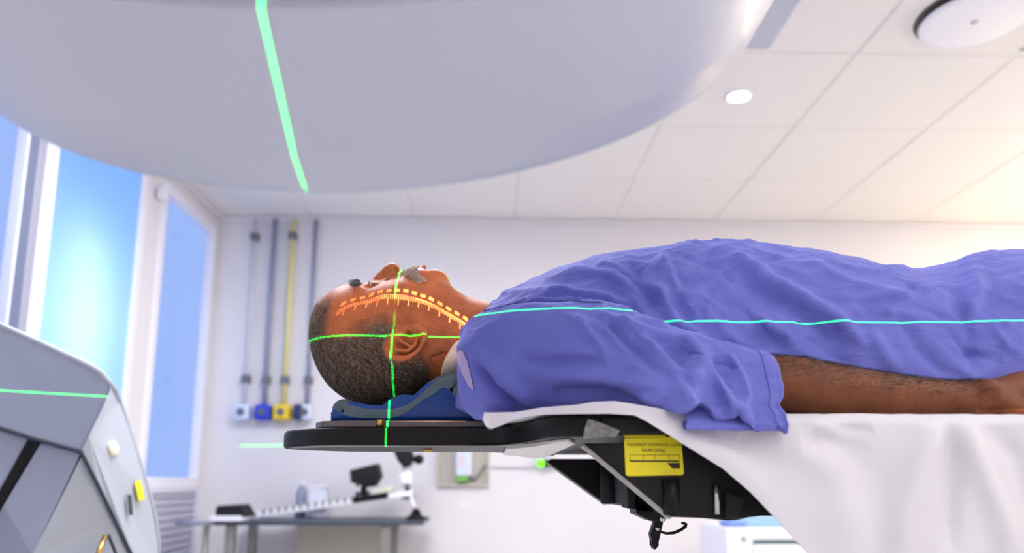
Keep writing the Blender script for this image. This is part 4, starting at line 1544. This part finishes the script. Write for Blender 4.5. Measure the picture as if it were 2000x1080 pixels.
HAIR = [(590, 660), (600, 600), (628, 598), (641, 590), (640, 606), (634, 626), (632, 645), (638, 656), (662, 660), (690, 658), (716, 648), (732, 634), (750, 634), (760, 644), (758, 652), (752, 662), (746, 680), (752, 700), (772, 712),
        (800, 711), (822, 700), (832, 716), (836, 745), (846, 800), (700, 860), (590, 800)]
pxB = near_px(BV)
hm = np.zeros(len(BV))
hm[:NHEAD] = np.clip(.5 + poly_dist(pxB[:NHEAD], HAIR) / 14, 0, 1)


def skin_mat():
    m = bpy.data.materials.new('skin')
    m.use_nodes = True
    nt = m.node_tree
    b = nt.nodes['Principled BSDF']
    L = nt.links.new
    tc = nt.nodes.new('ShaderNodeTexCoord')
    n1 = nt.nodes.new('ShaderNodeTexNoise')
    n1.inputs['Scale'].default_value = 28
    n1.inputs['Detail'].default_value = 6
    n1.inputs['Roughness'].default_value = .65
    r1 = nt.nodes.new('ShaderNodeValToRGB')
    r1.color_ramp.elements[0].position = .3
    r1.color_ramp.elements[1].position = .72
    r1.color_ramp.elements[0].color = lin(162, 92, 55)
    r1.color_ramp.elements[1].color = lin(206, 124, 77)
    L(tc.outputs['Object'], n1.inputs['Vector'])
    L(n1.outputs['Fac'], r1.inputs['Fac'])
    # fine freckles
    n2 = nt.nodes.new('ShaderNodeTexNoise')
    n2.inputs['Scale'].default_value = 420
    n2.inputs['Detail'].default_value = 2
    L(tc.outputs['Object'], n2.inputs['Vector'])
    r2 = nt.nodes.new('ShaderNodeValToRGB')
    r2.color_ramp.elements[0].position = .28
    r2.color_ramp.elements[0].color = (.55, .50, .48, 1)
    r2.color_ramp.elements[1].position = .46
    r2.color_ramp.elements[1].color = (1, 1, 1, 1)
    L(n2.outputs['Fac'], r2.inputs['Fac'])
    mx = nt.nodes.new('ShaderNodeMix')
    mx.data_type = 'RGBA'
    mx.blend_type = 'MULTIPLY'
    mx.inputs[0].default_value = .5
    L(r1.outputs['Color'], mx.inputs[6])
    L(r2.outputs['Color'], mx.inputs[7])
    # pigment attribute: r = scalp under hair, g = arm skin (darker), b = lips / palm
    at = nt.nodes.new('ShaderNodeAttribute')
    at.attribute_name = 'pigment'
    sp = nt.nodes.new('ShaderNodeSeparateColor')
    L(at.outputs['Color'], sp.inputs[0])
    prev = mx.outputs[2]
    for ch, col in ((0, lin(96, 70, 56)), (1, lin(112, 66, 40)), (2, lin(176, 92, 72))):
        m2 = nt.nodes.new('ShaderNodeMix')
        m2.data_type = 'RGBA'
        m2.blend_type = 'MULTIPLY' if ch == 1 else 'MIX'
        if ch == 1:
            col = (.36, .37, .38, 1)
        L(sp.outputs[ch], m2.inputs[0])
        L(prev, m2.inputs[6])
        m2.inputs[7].default_value = col
        prev = m2.outputs[2]
    L(prev, b.inputs['Base Color'])
    b.inputs['Roughness'].default_value = .50
    b.inputs['Specular IOR Level'].default_value = .28
    b.inputs['Subsurface Weight'].default_value = .12
    b.inputs['Subsurface Radius'].default_value = (.005, .002, .001)
    b.inputs['Subsurface Scale'].default_value = 1.0
    bp_ = nt.nodes.new('ShaderNodeBump')
    bp_.inputs['Strength'].default_value = .55
    bp_.inputs['Distance'].default_value = .0012
    n3 = nt.nodes.new('ShaderNodeTexNoise')
    n3.inputs['Scale'].default_value = 260
    n3.inputs['Detail'].default_value = 4
    L(tc.outputs['Object'], n3.inputs['Vector'])
    L(n3.outputs['Fac'], bp_.inputs['Height'])
    L(bp_.outputs['Normal'], b.inputs['Normal'])
    MATS['skin'] = m


skin_mat()
person = npmesh('person', BV, BF, MATS['skin'])
tag(person, 'person in blue gown lying face up on the couch under the gantry', 'person')
sm = person.modifiers.new('soften', 'SMOOTH')
sm.factor = .5
sm.iterations = 2
pg = np.zeros((len(BV), 4), np.float32)
pg[:, 3] = 1
pg[:, 0] = hm * .92
pg[NHEAD:, 1] = 1.0
lips = np.zeros(len(BV))
LIP = [(808, 520), (814, 515), (832, 514), (836, 524), (826, 534), (818, 546), (810, 546)]
lips[:NHEAD] = np.clip(.4 + poly_dist(pxB[:NHEAD], LIP) / 8, 0, 1) * .55
pg[:, 2] = lips
hx = P(1960, 800, .93)[0]
pm_ = (BV[:, 0] > hx - .03) & (np.arange(len(BV)) >= NHEAD) & (BV[:, 2] < P(1960, 800, .93)[2])
pg[pm_, 1] = .45
ca = person.data.color_attributes.new('pigment', 'FLOAT_COLOR', 'POINT')
ca.data.foreach_set('color', pg.ravel())

# ------------------------------------------------------------------ hair


def hair_mat():
    m = bpy.data.materials.new('hair')
    m.use_nodes = True
    nt = m.node_tree
    b = nt.nodes['Principled BSDF']
    at = nt.nodes.new('ShaderNodeAttribute')
    at.attribute_name = 'strand'
    nt.links.new(at.outputs['Color'], b.inputs['Base Color'])
    b.inputs['Roughness'].default_value = .45
    b.inputs['Specular IOR Level'].default_value = .4
    MATS['hair'] = m


hair_mat()
HR = np.random.RandomState(11)


def scatter(mask_w, n, Vs=None, Fs=None, Ns=None):
    """n random points on the body's faces, weighted by area * per-vertex weight"""
    F = BF
    wv = mask_w[F].mean(1)
    a = np.linalg.norm(np.cross(BV[F[:, 2]] - BV[F[:, 0]], BV[F[:, 3]] - BV[F[:, 1]]), axis=1)
    p = a * wv
    p /= p.sum()
    f = HR.choice(len(F), n, p=p)
    uv = HR.rand(n, 2)
    q = F[f]
    w4 = np.stack([(1 - uv[:, 0]) * (1 - uv[:, 1]), uv[:, 0] * (1 - uv[:, 1]), uv[:, 0] * uv[:, 1], (1 - uv[:, 0]) * uv[:, 1]], 1)[:, :, None]
    pos = (BV[q] * w4).sum(1)
    nor = (BN[q] * w4).sum(1)
    nor /= np.linalg.norm(nor, axis=1)[:, None]
    return pos, nor


def strands(name, pos, nor, comb, length, lift, width, cols, parent=None, jitter=.5):
    n = len(pos)
    length = length if hasattr(length, '__len__') else np.full(n, length)
    comb = comb + HR.normal(size=(n, 3)) * jitter
    tang = comb - (comb * nor).sum(1)[:, None] * nor
    tang /= np.maximum(np.linalg.norm(tang, axis=1), 1e-6)[:, None]
    d0 = nor * lift + tang * (1 - lift)
    d0 /= np.linalg.norm(d0, axis=1)[:, None]
    d1 = nor * lift * .3 + tang
    d1 /= np.linalg.norm(d1, axis=1)[:, None]
    side = np.cross(d0, HR.normal(size=(n, 3)))
    side /= np.linalg.norm(side, axis=1)[:, None]
    sd2 = np.cross(d0, side)
    L = length[:, None]
    p0 = pos - nor * .0006
    p1 = p0 + d0 * L * .55
    p2 = p1 + d1 * L * .45
    wv = width
    def tri(p, r):
        return [p + side * r, p - side * r * .5 + sd2 * r * .87, p - side * r * .5 - sd2 * r * .87]
    R0, R1 = tri(p0, wv), tri(p1, wv * .8)
    V = np.stack(R0 + R1 + [p2], 1).reshape(-1, 3)
    b = (np.arange(n) * 7)[:, None]
    T = [(0, 1, 4), (0, 4, 3), (1, 2, 5), (1, 5, 4), (2, 0, 3), (2, 3, 5), (3, 4, 6), (4, 5, 6), (5, 3, 6)]
    F = np.concatenate([b + np.array(t) for t in T])
    o = npmesh(name, V, F, MATS['hair'], parent, False)
    ca_ = o.data.color_attributes.new('strand', 'FLOAT_COLOR', 'POINT')
    c4 = np.ones((n, 4), np.float32)
    c4[:, :3] = cols
    ca_.data.foreach_set('color', np.repeat(c4, 7, 0).ravel())
    o['kind'] = 'stuff'
    return o


def pick(n, pal, wts):
    pal = np.array([lin(*c)[:3] for c in pal])
    k = HR.choice(len(pal), n, p=np.array(wts) / sum(wts))
    return pal[k] * HR.uniform(.75, 1.2, (n, 1))


n = 46000
wv = np.zeros(len(BV))
wv[:NHEAD] = np.clip(.5 + poly_dist(pxB[:NHEAD], HAIR) / 22, 0, 1) ** 1.2
pos, nor = scatter(wv, n)
crown = np.array([hp(628, 668)[0], YM, hp(628, 668)[2]])
comb = pos - crown
comb /= np.linalg.norm(comb, axis=1)[:, None]
comb[:, 2] -= .35
pp = near_px(pos)
grey = np.clip((760 - pp[:, 1]) / 130, .15, 1)  # fewer pale strands low down: shade put into the strand colours
c_d = pick(n, [(48, 40, 34), (84, 70, 58)], [5, 4])
c_g = pick(n, [(196, 182, 166), (150, 134, 118), (222, 212, 200)], [4, 4, 2])
cols = np.where((HR.rand(n) < .26 + .56 * grey)[:, None], c_g, c_d)
strands('hair', pos, nor, comb, HR.uniform(.006, .011, n), .50, .00015, cols, person, .40)
# eyebrow, lashes
def patch(name, poly, n, comb, length, lift, pal, wts, width=.00025, jit=.35, ymin=0.0):
    wv = np.zeros(len(BV))
    off = np.abs(BV[:NHEAD, 1] - YM)
    wv[:NHEAD] = (poly_dist(pxB[:NHEAD], poly) > 0) * (off > ymin) * (BN[:NHEAD, 2] > -.6)
    if wv.sum() == 0:
        print('empty patch', name)
        return
    pos, nor = scatter(wv, n)
    return strands(name, pos, nor, np.array(comb, float)[None].repeat(n, 0), HR.uniform(length * .6, length, n), lift, width, pick(n, pal, wts), person, jit)


patch('eyebrow', [(684, 556), (690, 545), (700, 548), (708, 556), (702, 561), (690, 561)], 620, (-.45, -.1, .6), .0095, .62, [(22, 20, 22), (44, 40, 40)], [5, 2], ymin=.010)
patch('eyelashes', [(716, 556), (722, 545), (730, 552), (730, 562), (722, 564)], 110, (.2, -.5, .6), .009, .8, [(16, 14, 14)], [1], ymin=.018)
patch('moustache', [(785, 530), (788, 512), (812, 512), (813, 532), (818, 543), (812, 550), (800, 544), (788, 540)], 2200, (.6, -.5, .25), .010, .55, [(236, 228, 214), (176, 162, 144), (100, 88, 74)], [6, 3, 1])
patch('moustache', [(806, 536), (820, 540), (826, 547), (816, 552), (806, 549)], 500, (.6, -.5, -.1), .009, .35, [(236, 230, 216)], [1])
# stubble on cheek and neck, temple fuzz
patch('stubble', [(742, 606), (764, 616), (772, 636), (758, 644), (730, 640), (712, 646), (690, 650), (676, 640), (704, 624)], 5200, (.1, 0, -.6), .0045, .3, [(110, 90, 74), (190, 172, 152), (60, 48, 40)], [4, 4, 2], .00010, .6)
# hair on the forearm
wv = np.zeros(len(BV))
a0_, a1_ = P(1500, 740, .95)[0], P(1905, 780, .95)[0]
sel = np.zeros(len(BV), bool)
sel[NHEAD:NHEAD + 2 * NARM] = True
wv[sel & (BV[:, 0] > a0_ - .02) & (BV[:, 0] < a1_)] = 1
wv *= np.clip(.35 + BN[:, 2], .05, 1)
pos, nor = scatter(wv, 7000)
strands('arm_hair', pos, nor, np.array([[.8, -.1, .25]]).repeat(7000, 0), HR.uniform(.008, .017, 7000), .28, .00013, pick(7000, [(26, 20, 18), (60, 44, 34)], [4, 1]), person, .35)

# ------------------------------------------------------------------ gown
GOWN_RGB = (100, 108, 190)


def gown_mat():
    m = mat('gown', GOWN_RGB, .82, spec=.25, sheen=.06)
    nt = m.node_tree
    b = nt.nodes['Principled BSDF']
    L = nt.links.new
    tc = nt.nodes.new('ShaderNodeTexCoord')
    n = nt.nodes.new('ShaderNodeTexNoise')
    n.inputs['Scale'].default_value = 9
    n.inputs['Detail'].default_value = 6
    r = nt.nodes.new('ShaderNodeValToRGB')
    r.color_ramp.elements[0].position = .3
    r.color_ramp.elements[1].position = .75
    r.color_ramp.elements[0].color = lin(97, 103, 184)
    r.color_ramp.elements[1].color = lin(112, 117, 199)
    L(tc.outputs['Object'], n.inputs['Vector'])
    L(n.outputs['Fac'], r.inputs['Fac'])
    L(r.outputs['Color'], b.inputs['Base Color'])
    # weave and fine creases
    w1 = nt.nodes.new('ShaderNodeTexNoise')
    w1.inputs['Scale'].default_value = 1500
    mp = nt.nodes.new('ShaderNodeMapping')
    mp.inputs['Scale'].default_value = (14, 30, 30)
    mp.inputs['Rotation'].default_value = (0, R(35), 0)
    w2 = nt.nodes.new('ShaderNodeTexNoise')
    w2.inputs['Scale'].default_value = 1.0
    w2.inputs['Detail'].default_value = 5
    w2.inputs['Distortion'].default_value = .9
    L(tc.outputs['Object'], w1.inputs['Vector'])
    L(tc.outputs['Object'], mp.inputs['Vector'])
    L(mp.outputs['Vector'], w2.inputs['Vector'])
    b1 = nt.nodes.new('ShaderNodeBump')
    b1.inputs['Strength'].default_value = .8
    b1.inputs['Distance'].default_value = .006
    L(w2.outputs['Fac'], b1.inputs['Height'])
    b2 = nt.nodes.new('ShaderNodeBump')
    b2.inputs['Strength'].default_value = .12
    b2.inputs['Distance'].default_value = .001
    L(w1.outputs['Fac'], b2.inputs['Height'])
    L(b1.outputs['Normal'], b2.inputs['Normal'])
    L(b2.outputs['Normal'], b.inputs['Normal'])


gown_mat()
mat('gown_inside', (176, 160, 200), .85, spec=.2)


def grid_normals(V):
    du = np.gradient(V, axis=0)
    dv = np.gradient(V, axis=1)
    n = np.cross(du, dv)
    return n / np.maximum(np.linalg.norm(n, axis=2), 1e-12)[..., None]


def crumple(W, sc=1.0):
    """soft random cloth wrinkles, longer along one slanted direction"""
    a = R(-32)
    X, Y, Z = W[:, 0], W[:, 1], W[:, 2]
    s, t = X * math.cos(a) + Z * math.sin(a), -X * math.sin(a) + Z * math.cos(a)
    wx = .05 * pnoise(W * 6.0)
    wz = .05 * pnoise(W * 6.0 + 31.7)
    s, t = s + wx, t + wz

    def rdg(v, p):
        return np.clip(1 - 2.4 * np.abs(v), 0, 1) ** p
    n1 = rdg(pnoise(np.stack([s * 6, t * 15, Y * 9], 1)), 1.6)
    n2 = rdg(pnoise(np.stack([s * 13 + 5, t * 26 + 3, Y * 22], 1)), 2.0)
    b_ = R(28)
    s2, t2 = X * math.cos(b_) + Z * math.sin(b_) + wz, -X * math.sin(b_) + Z * math.cos(b_) + wx
    n3 = rdg(pnoise(np.stack([s2 * 10 + 9, t2 * 24 + 2, Y * 18], 1)), 2.0)
    n4 = rdg(pnoise(np.stack([s2 * 24 + 1, t2 * 48 + 7, Y * 40], 1)), 2.0)
    gate = np.clip(.55 + 1.6 * pnoise(W * 5.0 + 11.0), .1, 1.3)
    return sc * ((.0075 * n1 + .0042 * n2 + .0048 * n3 + .0024 * n4) * gate - .0048)


def make_torso():
    st = [(934, 603, .080, -46), (944, 596, .090, -50), (964, 582, .112, -48), (1000, 560, .150, -36), (1045, 537, .178, -22), (1100, 511, .192, -10), (1170, 488, .199, 0), (1250, 475, .200, 0), (1340, 470.5, .200, 0), (1440, 474, .204, 0), (1540, 480, .209, 0),
          (1620, 495, .214, 0), (1690, 511, .219, 0), (1735, 518, .223, 0), (1790, 507, .231, 0), (1860, 493, .243, 0), (1930, 483, .252, 0), (2000, 498, .256, 0), (2100, 522, .250, 0), (2250, 560, .24, 0), (2450, 600, .23, 0)]
    NU, NV = 560, 200
    c = catmull(st, NU)
    th = np.linspace(-.03, math.pi + .03, NV)
    zb_ = BT + .006
    V = np.zeros((NU, NV, 3))
    for i, (u, v, w_, sh) in enumerate(c):
        top = P(u, v, YM)
        zt_ = top[2]
        zb0 = zb_
        if i < 150:      # towards the neck the lower edge lifts onto the head rest side
            zb0 = zb_ + .055 * (1 - i / 150) ** 2
        for it in range(3):
            e = .86
            sn = np.sign(np.sin(th)) * np.abs(np.sin(th)) ** e
            y = YM - w_ * np.sign(np.cos(th)) * np.abs(np.cos(th)) ** .92
            z = zb0 + (zt_ - zb0) * sn
            x = top[0] + sh * SP * (1 - np.clip(sn, 0, 1)) * 1.0
            vv = proj(np.stack([x + 0 * y, y, z], 1))[:, 1].min()
            zt_ -= (v - vv) * SP * .95
        V[i] = np.stack([x + 0 * y, y, z], 1)
    N = grid_normals(V)
    W = V.reshape(-1, 3)
    Nn = N.reshape(-1, 3)
    if (Nn[(NU // 2) * NV + NV // 2, 2]) < 0:
        Nn = -Nn
    px = proj(W)
    nearside = np.clip((YM + .03 - W[:, 1]) / .05, 0, 1)
    F = [([(1385, 476), (1440, 505), (1510, 552), (1580, 592), (1640, 625), (1700, 680)], 15, .011), ([(1440, 540), (1520, 590), (1590, 625), (1660, 690)], 20, -.010), ([(1560, 490), (1620, 528), (1680, 555), (1745, 570), (1775, 576)], 10, .006),
         ([(1640, 532), (1720, 522), (1800, 510)], 7, .004), ([(1600, 578), (1690, 580), (1760, 578), (1790, 565), (1850, 548)], 7, .005), ([(1780, 575), (1785, 560), (1770, 545)], 8, -.003), ([(1870, 510), (1900, 500), (1950, 490)], 10, .003),
         ([(1260, 520), (1300, 600), (1330, 640), (1400, 690), (1480, 730)], 13, .010), ([(1220, 505), (1265, 560), (1300, 600), (1350, 635)], 18, -.008), ([(1060, 540), (1130, 520), (1200, 540), (1260, 580)], 9, .005),
         ([(1030, 572), (1100, 565), (1180, 578), (1230, 600)], 8, .005), ([(1150, 500), (1230, 530), (1290, 580)], 10, .006), ([(1290, 490), (1310, 540), (1330, 580)], 9, .004), ([(1330, 500), (1400, 520), (1440, 560)], 9, -.004),
         ([(1400, 650), (1470, 690), (1540, 720)], 14, .006), ([(1480, 615), (1540, 670), (1600, 710)], 12, .005), ([(1560, 640), (1630, 690), (1680, 720)], 12, -.005), ([(1700, 640), (1730, 690), (1760, 730)], 16, .006),
         ([(1750, 600), (1800, 680), (1850, 730)], 14, -.005), ([(1860, 560), (1890, 640), (1900, 720)], 16, -.005), ([(1900, 500), (1910, 560), (1890, 640)], 16, .005), ([(1940, 640), (1970, 680), (2000, 690)], 8, .004), ([(1850, 640), (1900, 690), (1960, 700)], 9, -.004),
         ([(1690, 600), (1780, 612), (1850, 628)], 6, .0025), ([(1450, 590), (1500, 640), (1560, 668)], 8, .004), ([(980, 575), (1060, 560), (1120, 560)], 6, .003)]
    d = -.004 + 1.35 * folds(px, F) * nearside + crumple(W) * np.clip((np.repeat(np.arange(NU), NV) - 6) / 40, 0, 1)
    W = W + Nn * d[:, None]
    W[:, 2] = np.maximum(W[:, 2], BT + .004)
    idx = np.arange(NU * NV).reshape(NU, NV)
    Fq = np.stack([idx[:-1, :-1], idx[1:, :-1], idx[1:, 1:], idx[:-1, 1:]], -1).reshape(-1, 4)
    o = npmesh('gown', W, Fq, MATS['gown'], person)
    s = o.modifiers.new('thickness', 'SOLIDIFY')
    s.thickness = .0016
    s.offset = 0
    # neck binding: a rolled hem along the first ring
    ring = W.reshape(NU, NV, 3)[0][6:-6:3]
    tube('neck_binding', [Vector(p) for p in ring], .0032, MATS['gown'], o, 8)
    return o, W.reshape(NU, NV, 3)


gown, TW = make_torso()


def make_sleeve(mirror=False):
    """shoulder and short wide sleeve; rings from the shoulder cap to the cuff"""
    #     u    vtop vbot  ycentre halfdepth
    st = [(893, 712, 716, 1.035, .010), (894, 690, 742, 1.028, .034), (899, 664, 768, 1.020, .050), (912, 638, 792, 1.012, .062), (935, 617, 810, 1.004, .070), (970, 601, 820, .994, .076), (1020, 588, 818, .984, .079), (1080, 580, 812, .976, .080), (1150, 583, 806, .970, .078),
          (1220, 602, 802, .966, .074), (1285, 626, 801, .962, .070), (1345, 646, 812, .958, .066), (1400, 660, 830, .954, .062), (1450, 670, 848, .950, .060), (1490, 680, 850, .946, .060), (1514, 687, 848, .944, .060)]
    NU, NV = 420, 190
    c = catmull(st, NU)
    th = np.linspace(0, 2 * math.pi, NV)
    V = np.zeros((NU, NV, 3))
    zs_top = np.array([P(a, b, cy)[2] for a, b, _, cy, _ in c])
    for i, (u, vt, vb, yc_, hd) in enumerate(c):
        # ring in the plane x = const at its centre depth, silhouette through vt and vb
        k = i / (NU - 1)
        zt_, zb_ = P(u, vt, yc_ - hd * .45)[2], P(u, vb, yc_ - hd * .6)[2]
        zc_, hz = (zt_ + zb_) / 2, (zt_ - zb_) / 2
        sn, cs = np.sin(th), np.cos(th)
        # rounder above, flatter below
        y = yc_ - hd * np.sign(cs) * np.abs(cs) ** .85
        z = zc_ + hz * np.sign(sn) * np.abs(sn) ** .95
        push = np.clip((u - 1170) / 150, 0, 1)
        push = push * push * (3 - 2 * push)
        low_ = np.clip((zc_ + .25 * hz - z) / (1.1 * hz), 0, 1)
        wq = push * low_ * np.clip(cs * 2 + 1, 0, 1)
        y = y * (1 - wq) + (.838 + .005 * np.sin(u * .07)) * wq
        z = z + wq * .004 * np.sin(u * .09 + 1.0)
        x = P(u, (vt + vb) / 2, yc_ - hd * .6)[0]
        xs = np.full(NV, x)
        if k > .78:      # cuff: notch and lower corner
            q_ = (k - .78) / .22
            f_ = (zt_ - z) / (zt_ - zb_ + 1e-9)
            xs = xs + q_ * .62e-3 * np.interp(f_, [0, .2, .45, .60, .70, .82, 1], [0, 0, -3, -12, -26, -20, -26])
        V[i] = np.stack([xs, y, z], 1)
    N = grid_normals(V)
    W = V.reshape(-1, 3)
    Nn = N.reshape(-1, 3)
    ctr = V.mean(1)
    chk = ((V - ctr[:, None]) * N).sum(2).mean()
    if chk < 0:
        Nn = -Nn
    px = proj(W)
    F = [([(920, 700), (960, 760), (1010, 800), (1040, 812)], 9, -.010), ([(935, 680), (985, 745), (1040, 795)], 14, .007), ([(1000, 690), (1060, 705), (1130, 702), (1180, 710)], 10, -.005), ([(1040, 680), (1110, 690), (1180, 690)], 12, .004),
         ([(1155, 600), (1200, 630), (1260, 650), (1330, 668), (1380, 690)], 9, .006), ([(1120, 620), (1160, 660), (1190, 700)], 9, .004), ([(1180, 620), (1215, 660), (1240, 690)], 8, -.005), ([(1240, 650), (1280, 690), (1330, 720), (1390, 745)], 10, .006), ([(1230, 670), (1270, 715), (1320, 740)], 9, -.005),
         ([(1050, 740), (1130, 735), (1220, 745), (1300, 760)], 16, .006), ([(1080, 770), (1180, 765), (1260, 780)], 14, -.007), ([(1330, 660), (1380, 720), (1420, 770), (1460, 830)], 14, .008), ([(1300, 680), (1350, 740), (1400, 800)], 16, -.008), ([(1390, 700), (1430, 760), (1450, 800)], 10, -.005),
         ([(1420, 690), (1450, 740), (1468, 800)], 8, .004), ([(1440, 800), (1448, 830), (1452, 845)], 8, -.006), ([(1300, 790), (1380, 815), (1430, 835)], 12, .006), ([(1210, 760), (1290, 790), (1330, 805)], 10, .005), ([(1100, 610), (1180, 640), (1230, 690)], 8, .003)]
    env = np.clip((np.repeat(np.arange(NU), NV) - 20) / 60, 0, 1) * np.clip((NU - 1 - np.repeat(np.arange(NU), NV)) / 12, .25, 1)
    d = 1.4 * folds(px, F) * (W[:, 1] < np.repeat(c[:, 3], NV) + .02) + crumple(W, .9) * env
    W = W + Nn * d[:, None]
    kk = np.repeat(np.arange(NU) / (NU - 1), NV)
    fl_ = np.clip((W[:, 1] - .846) / .02, 0, 1)
    W[:, 2] = np.where(W[:, 2] < BT + .005, W[:, 2] * (1 - fl_) + (BT + .005) * fl_, W[:, 2])
    W = W.reshape(NU, NV, 3)
    # cuff: turn the edge inwards
    last = W[-1]
    cen = last.mean(0)
    inner = []
    for f_, dx in ((.985, .0015), (.965, .0008), (.955, -.006), (.95, -.05), (.93, -.11)):
        r = cen + (last - cen) * np.array([1, f_, f_])
        r[:, 0] = last[:, 0] + dx
        inner.append(r)
    W = np.concatenate([W, np.array(inner)])
    n0 = W.shape[0]
    if mirror:
        W = W * np.array([1, -1, 1]) + np.array([0, 2 * YM, 0])
    idx = np.arange(n0 * NV).reshape(n0, NV)
    Fq = np.stack([idx[:-1, :-1], idx[:-1, 1:], idx[1:, 1:], idx[1:, :-1]], -1).reshape(-1, 4)
    if mirror:
        Fq = Fq[:, ::-1]
    o = npmesh('sleeve', W.reshape(-1, 3), Fq, MATS['gown'], gown)
    ring = W[int(NU * .925)]
    if not mirror:
        sel_ = ring[: NV // 2 + 20]
    tube('cuff_seam', [Vector(p) for p in ring[::3]], .0009, MATS['thread'], gown, 6)
    return o, W


sleeve, SW = make_sleeve()
make_sleeve(True)
# gathered seam along the top of the shoulder, and the pale lining that shows at the neck edge
top_line = SW[: 420, 190 // 4 - 4]
tp_px = proj(top_line)
sel_i = [i for i in range(0, 420, 3) if 945 < tp_px[i, 0] < 1175]
tube('shoulder_seam', [Vector(top_line[i]) + Vector((0, -.001, .001 + .0012 * math.sin(i * 1.3))) for i in sel_i], [.0022 + .0007 * math.sin(i * 2.1) for i in sel_i], MATS['gown'], gown, 8)
top_line = SW[: 420, 190 // 4 - 12]
tube('shoulder_seam', [Vector(top_line[i]) + Vector((0, -.0005, .0005)) for i in sel_i], .0012, MATS['thread'], gown, 6)
NS = grid_normals(SW[:420])
cS = SW[:420].mean(1)
if ((SW[:420] - cS[:, None]) * NS).sum(2).mean() < 0:
    NS = -NS
pS = proj(SW[:420])
FLAP = [(893, 690), (899, 682), (906, 684), (914, 704), (921, 732), (928, 766), (916, 754), (903, 730), (895, 708)]
ins2 = in_poly(pS.reshape(-1, 2), FLAP).reshape(420, 190) & (SW[:420, :, 1] < cS[:, None, 1])
fi = np.argwhere(ins2[:-1, :-1] & ins2[1:, :-1] & ins2[:-1, 1:] & ins2[1:, 1:])
if len(fi):
    vid = np.arange(420 * 190).reshape(420, 190)
    q4 = np.stack([vid[fi[:, 0], fi[:, 1]], vid[fi[:, 0], fi[:, 1] + 1], vid[fi[:, 0] + 1, fi[:, 1] + 1], vid[fi[:, 0] + 1, fi[:, 1]]], 1)
    un, inv = np.unique(q4, return_inverse=True)
    Vf = (SW[:420] + NS * .0012).reshape(-1, 3)[un]
    o = npmesh('lining_flap', Vf, inv.reshape(-1, 4), MATS['gown_inside'], gown)
    o['label'] = 'pale lilac lining turned out at the neck edge'

# ------------------------------------------------------------------ white collar under the gown


def make_collar():
    NV, NU = 96, 14
    V = np.zeros((NU, NV, 3))
    th = np.linspace(0, 2 * math.pi, NV)
    ct, cb_ = hp(915, 610), hp(872, 736)
    for i in range(NU):
        k = i / (NU - 1)
        r1, r2 = .070 + .004 * math.sin(k * math.pi), None
        a = np.array([P(940 + 8 * k, 650, YM)[0], YM, P(948, 650, YM)[2]])
        b = np.array([P(866 + 34 * k, 736, YM - .05)[0], YM, P(868, 740, YM - .05)[2]])
        m_ = (a + b) / 2
        h_ = (a - b) / 2
        for j, t in enumerate(th):
            V[i, j] = m_ + h_ * math.sin(t) + np.array([-.016 * abs(math.cos(t)) * (1 - k), -r1 * math.cos(t), 0])
    idx = np.arange(NU * NV).reshape(NU, NV)
    Fq = np.stack([idx[:-1, :-1], idx[:-1, 1:], idx[1:, 1:], idx[1:, :-1]], -1).reshape(-1, 4)
    o = npmesh('shirt_collar', V.reshape(-1, 3), Fq, MATS['collar'], person)
    s = o.modifiers.new('thickness', 'SOLIDIFY')
    s.thickness = .003
    o['label'] = 'white shirt collar'
    return o


make_collar()
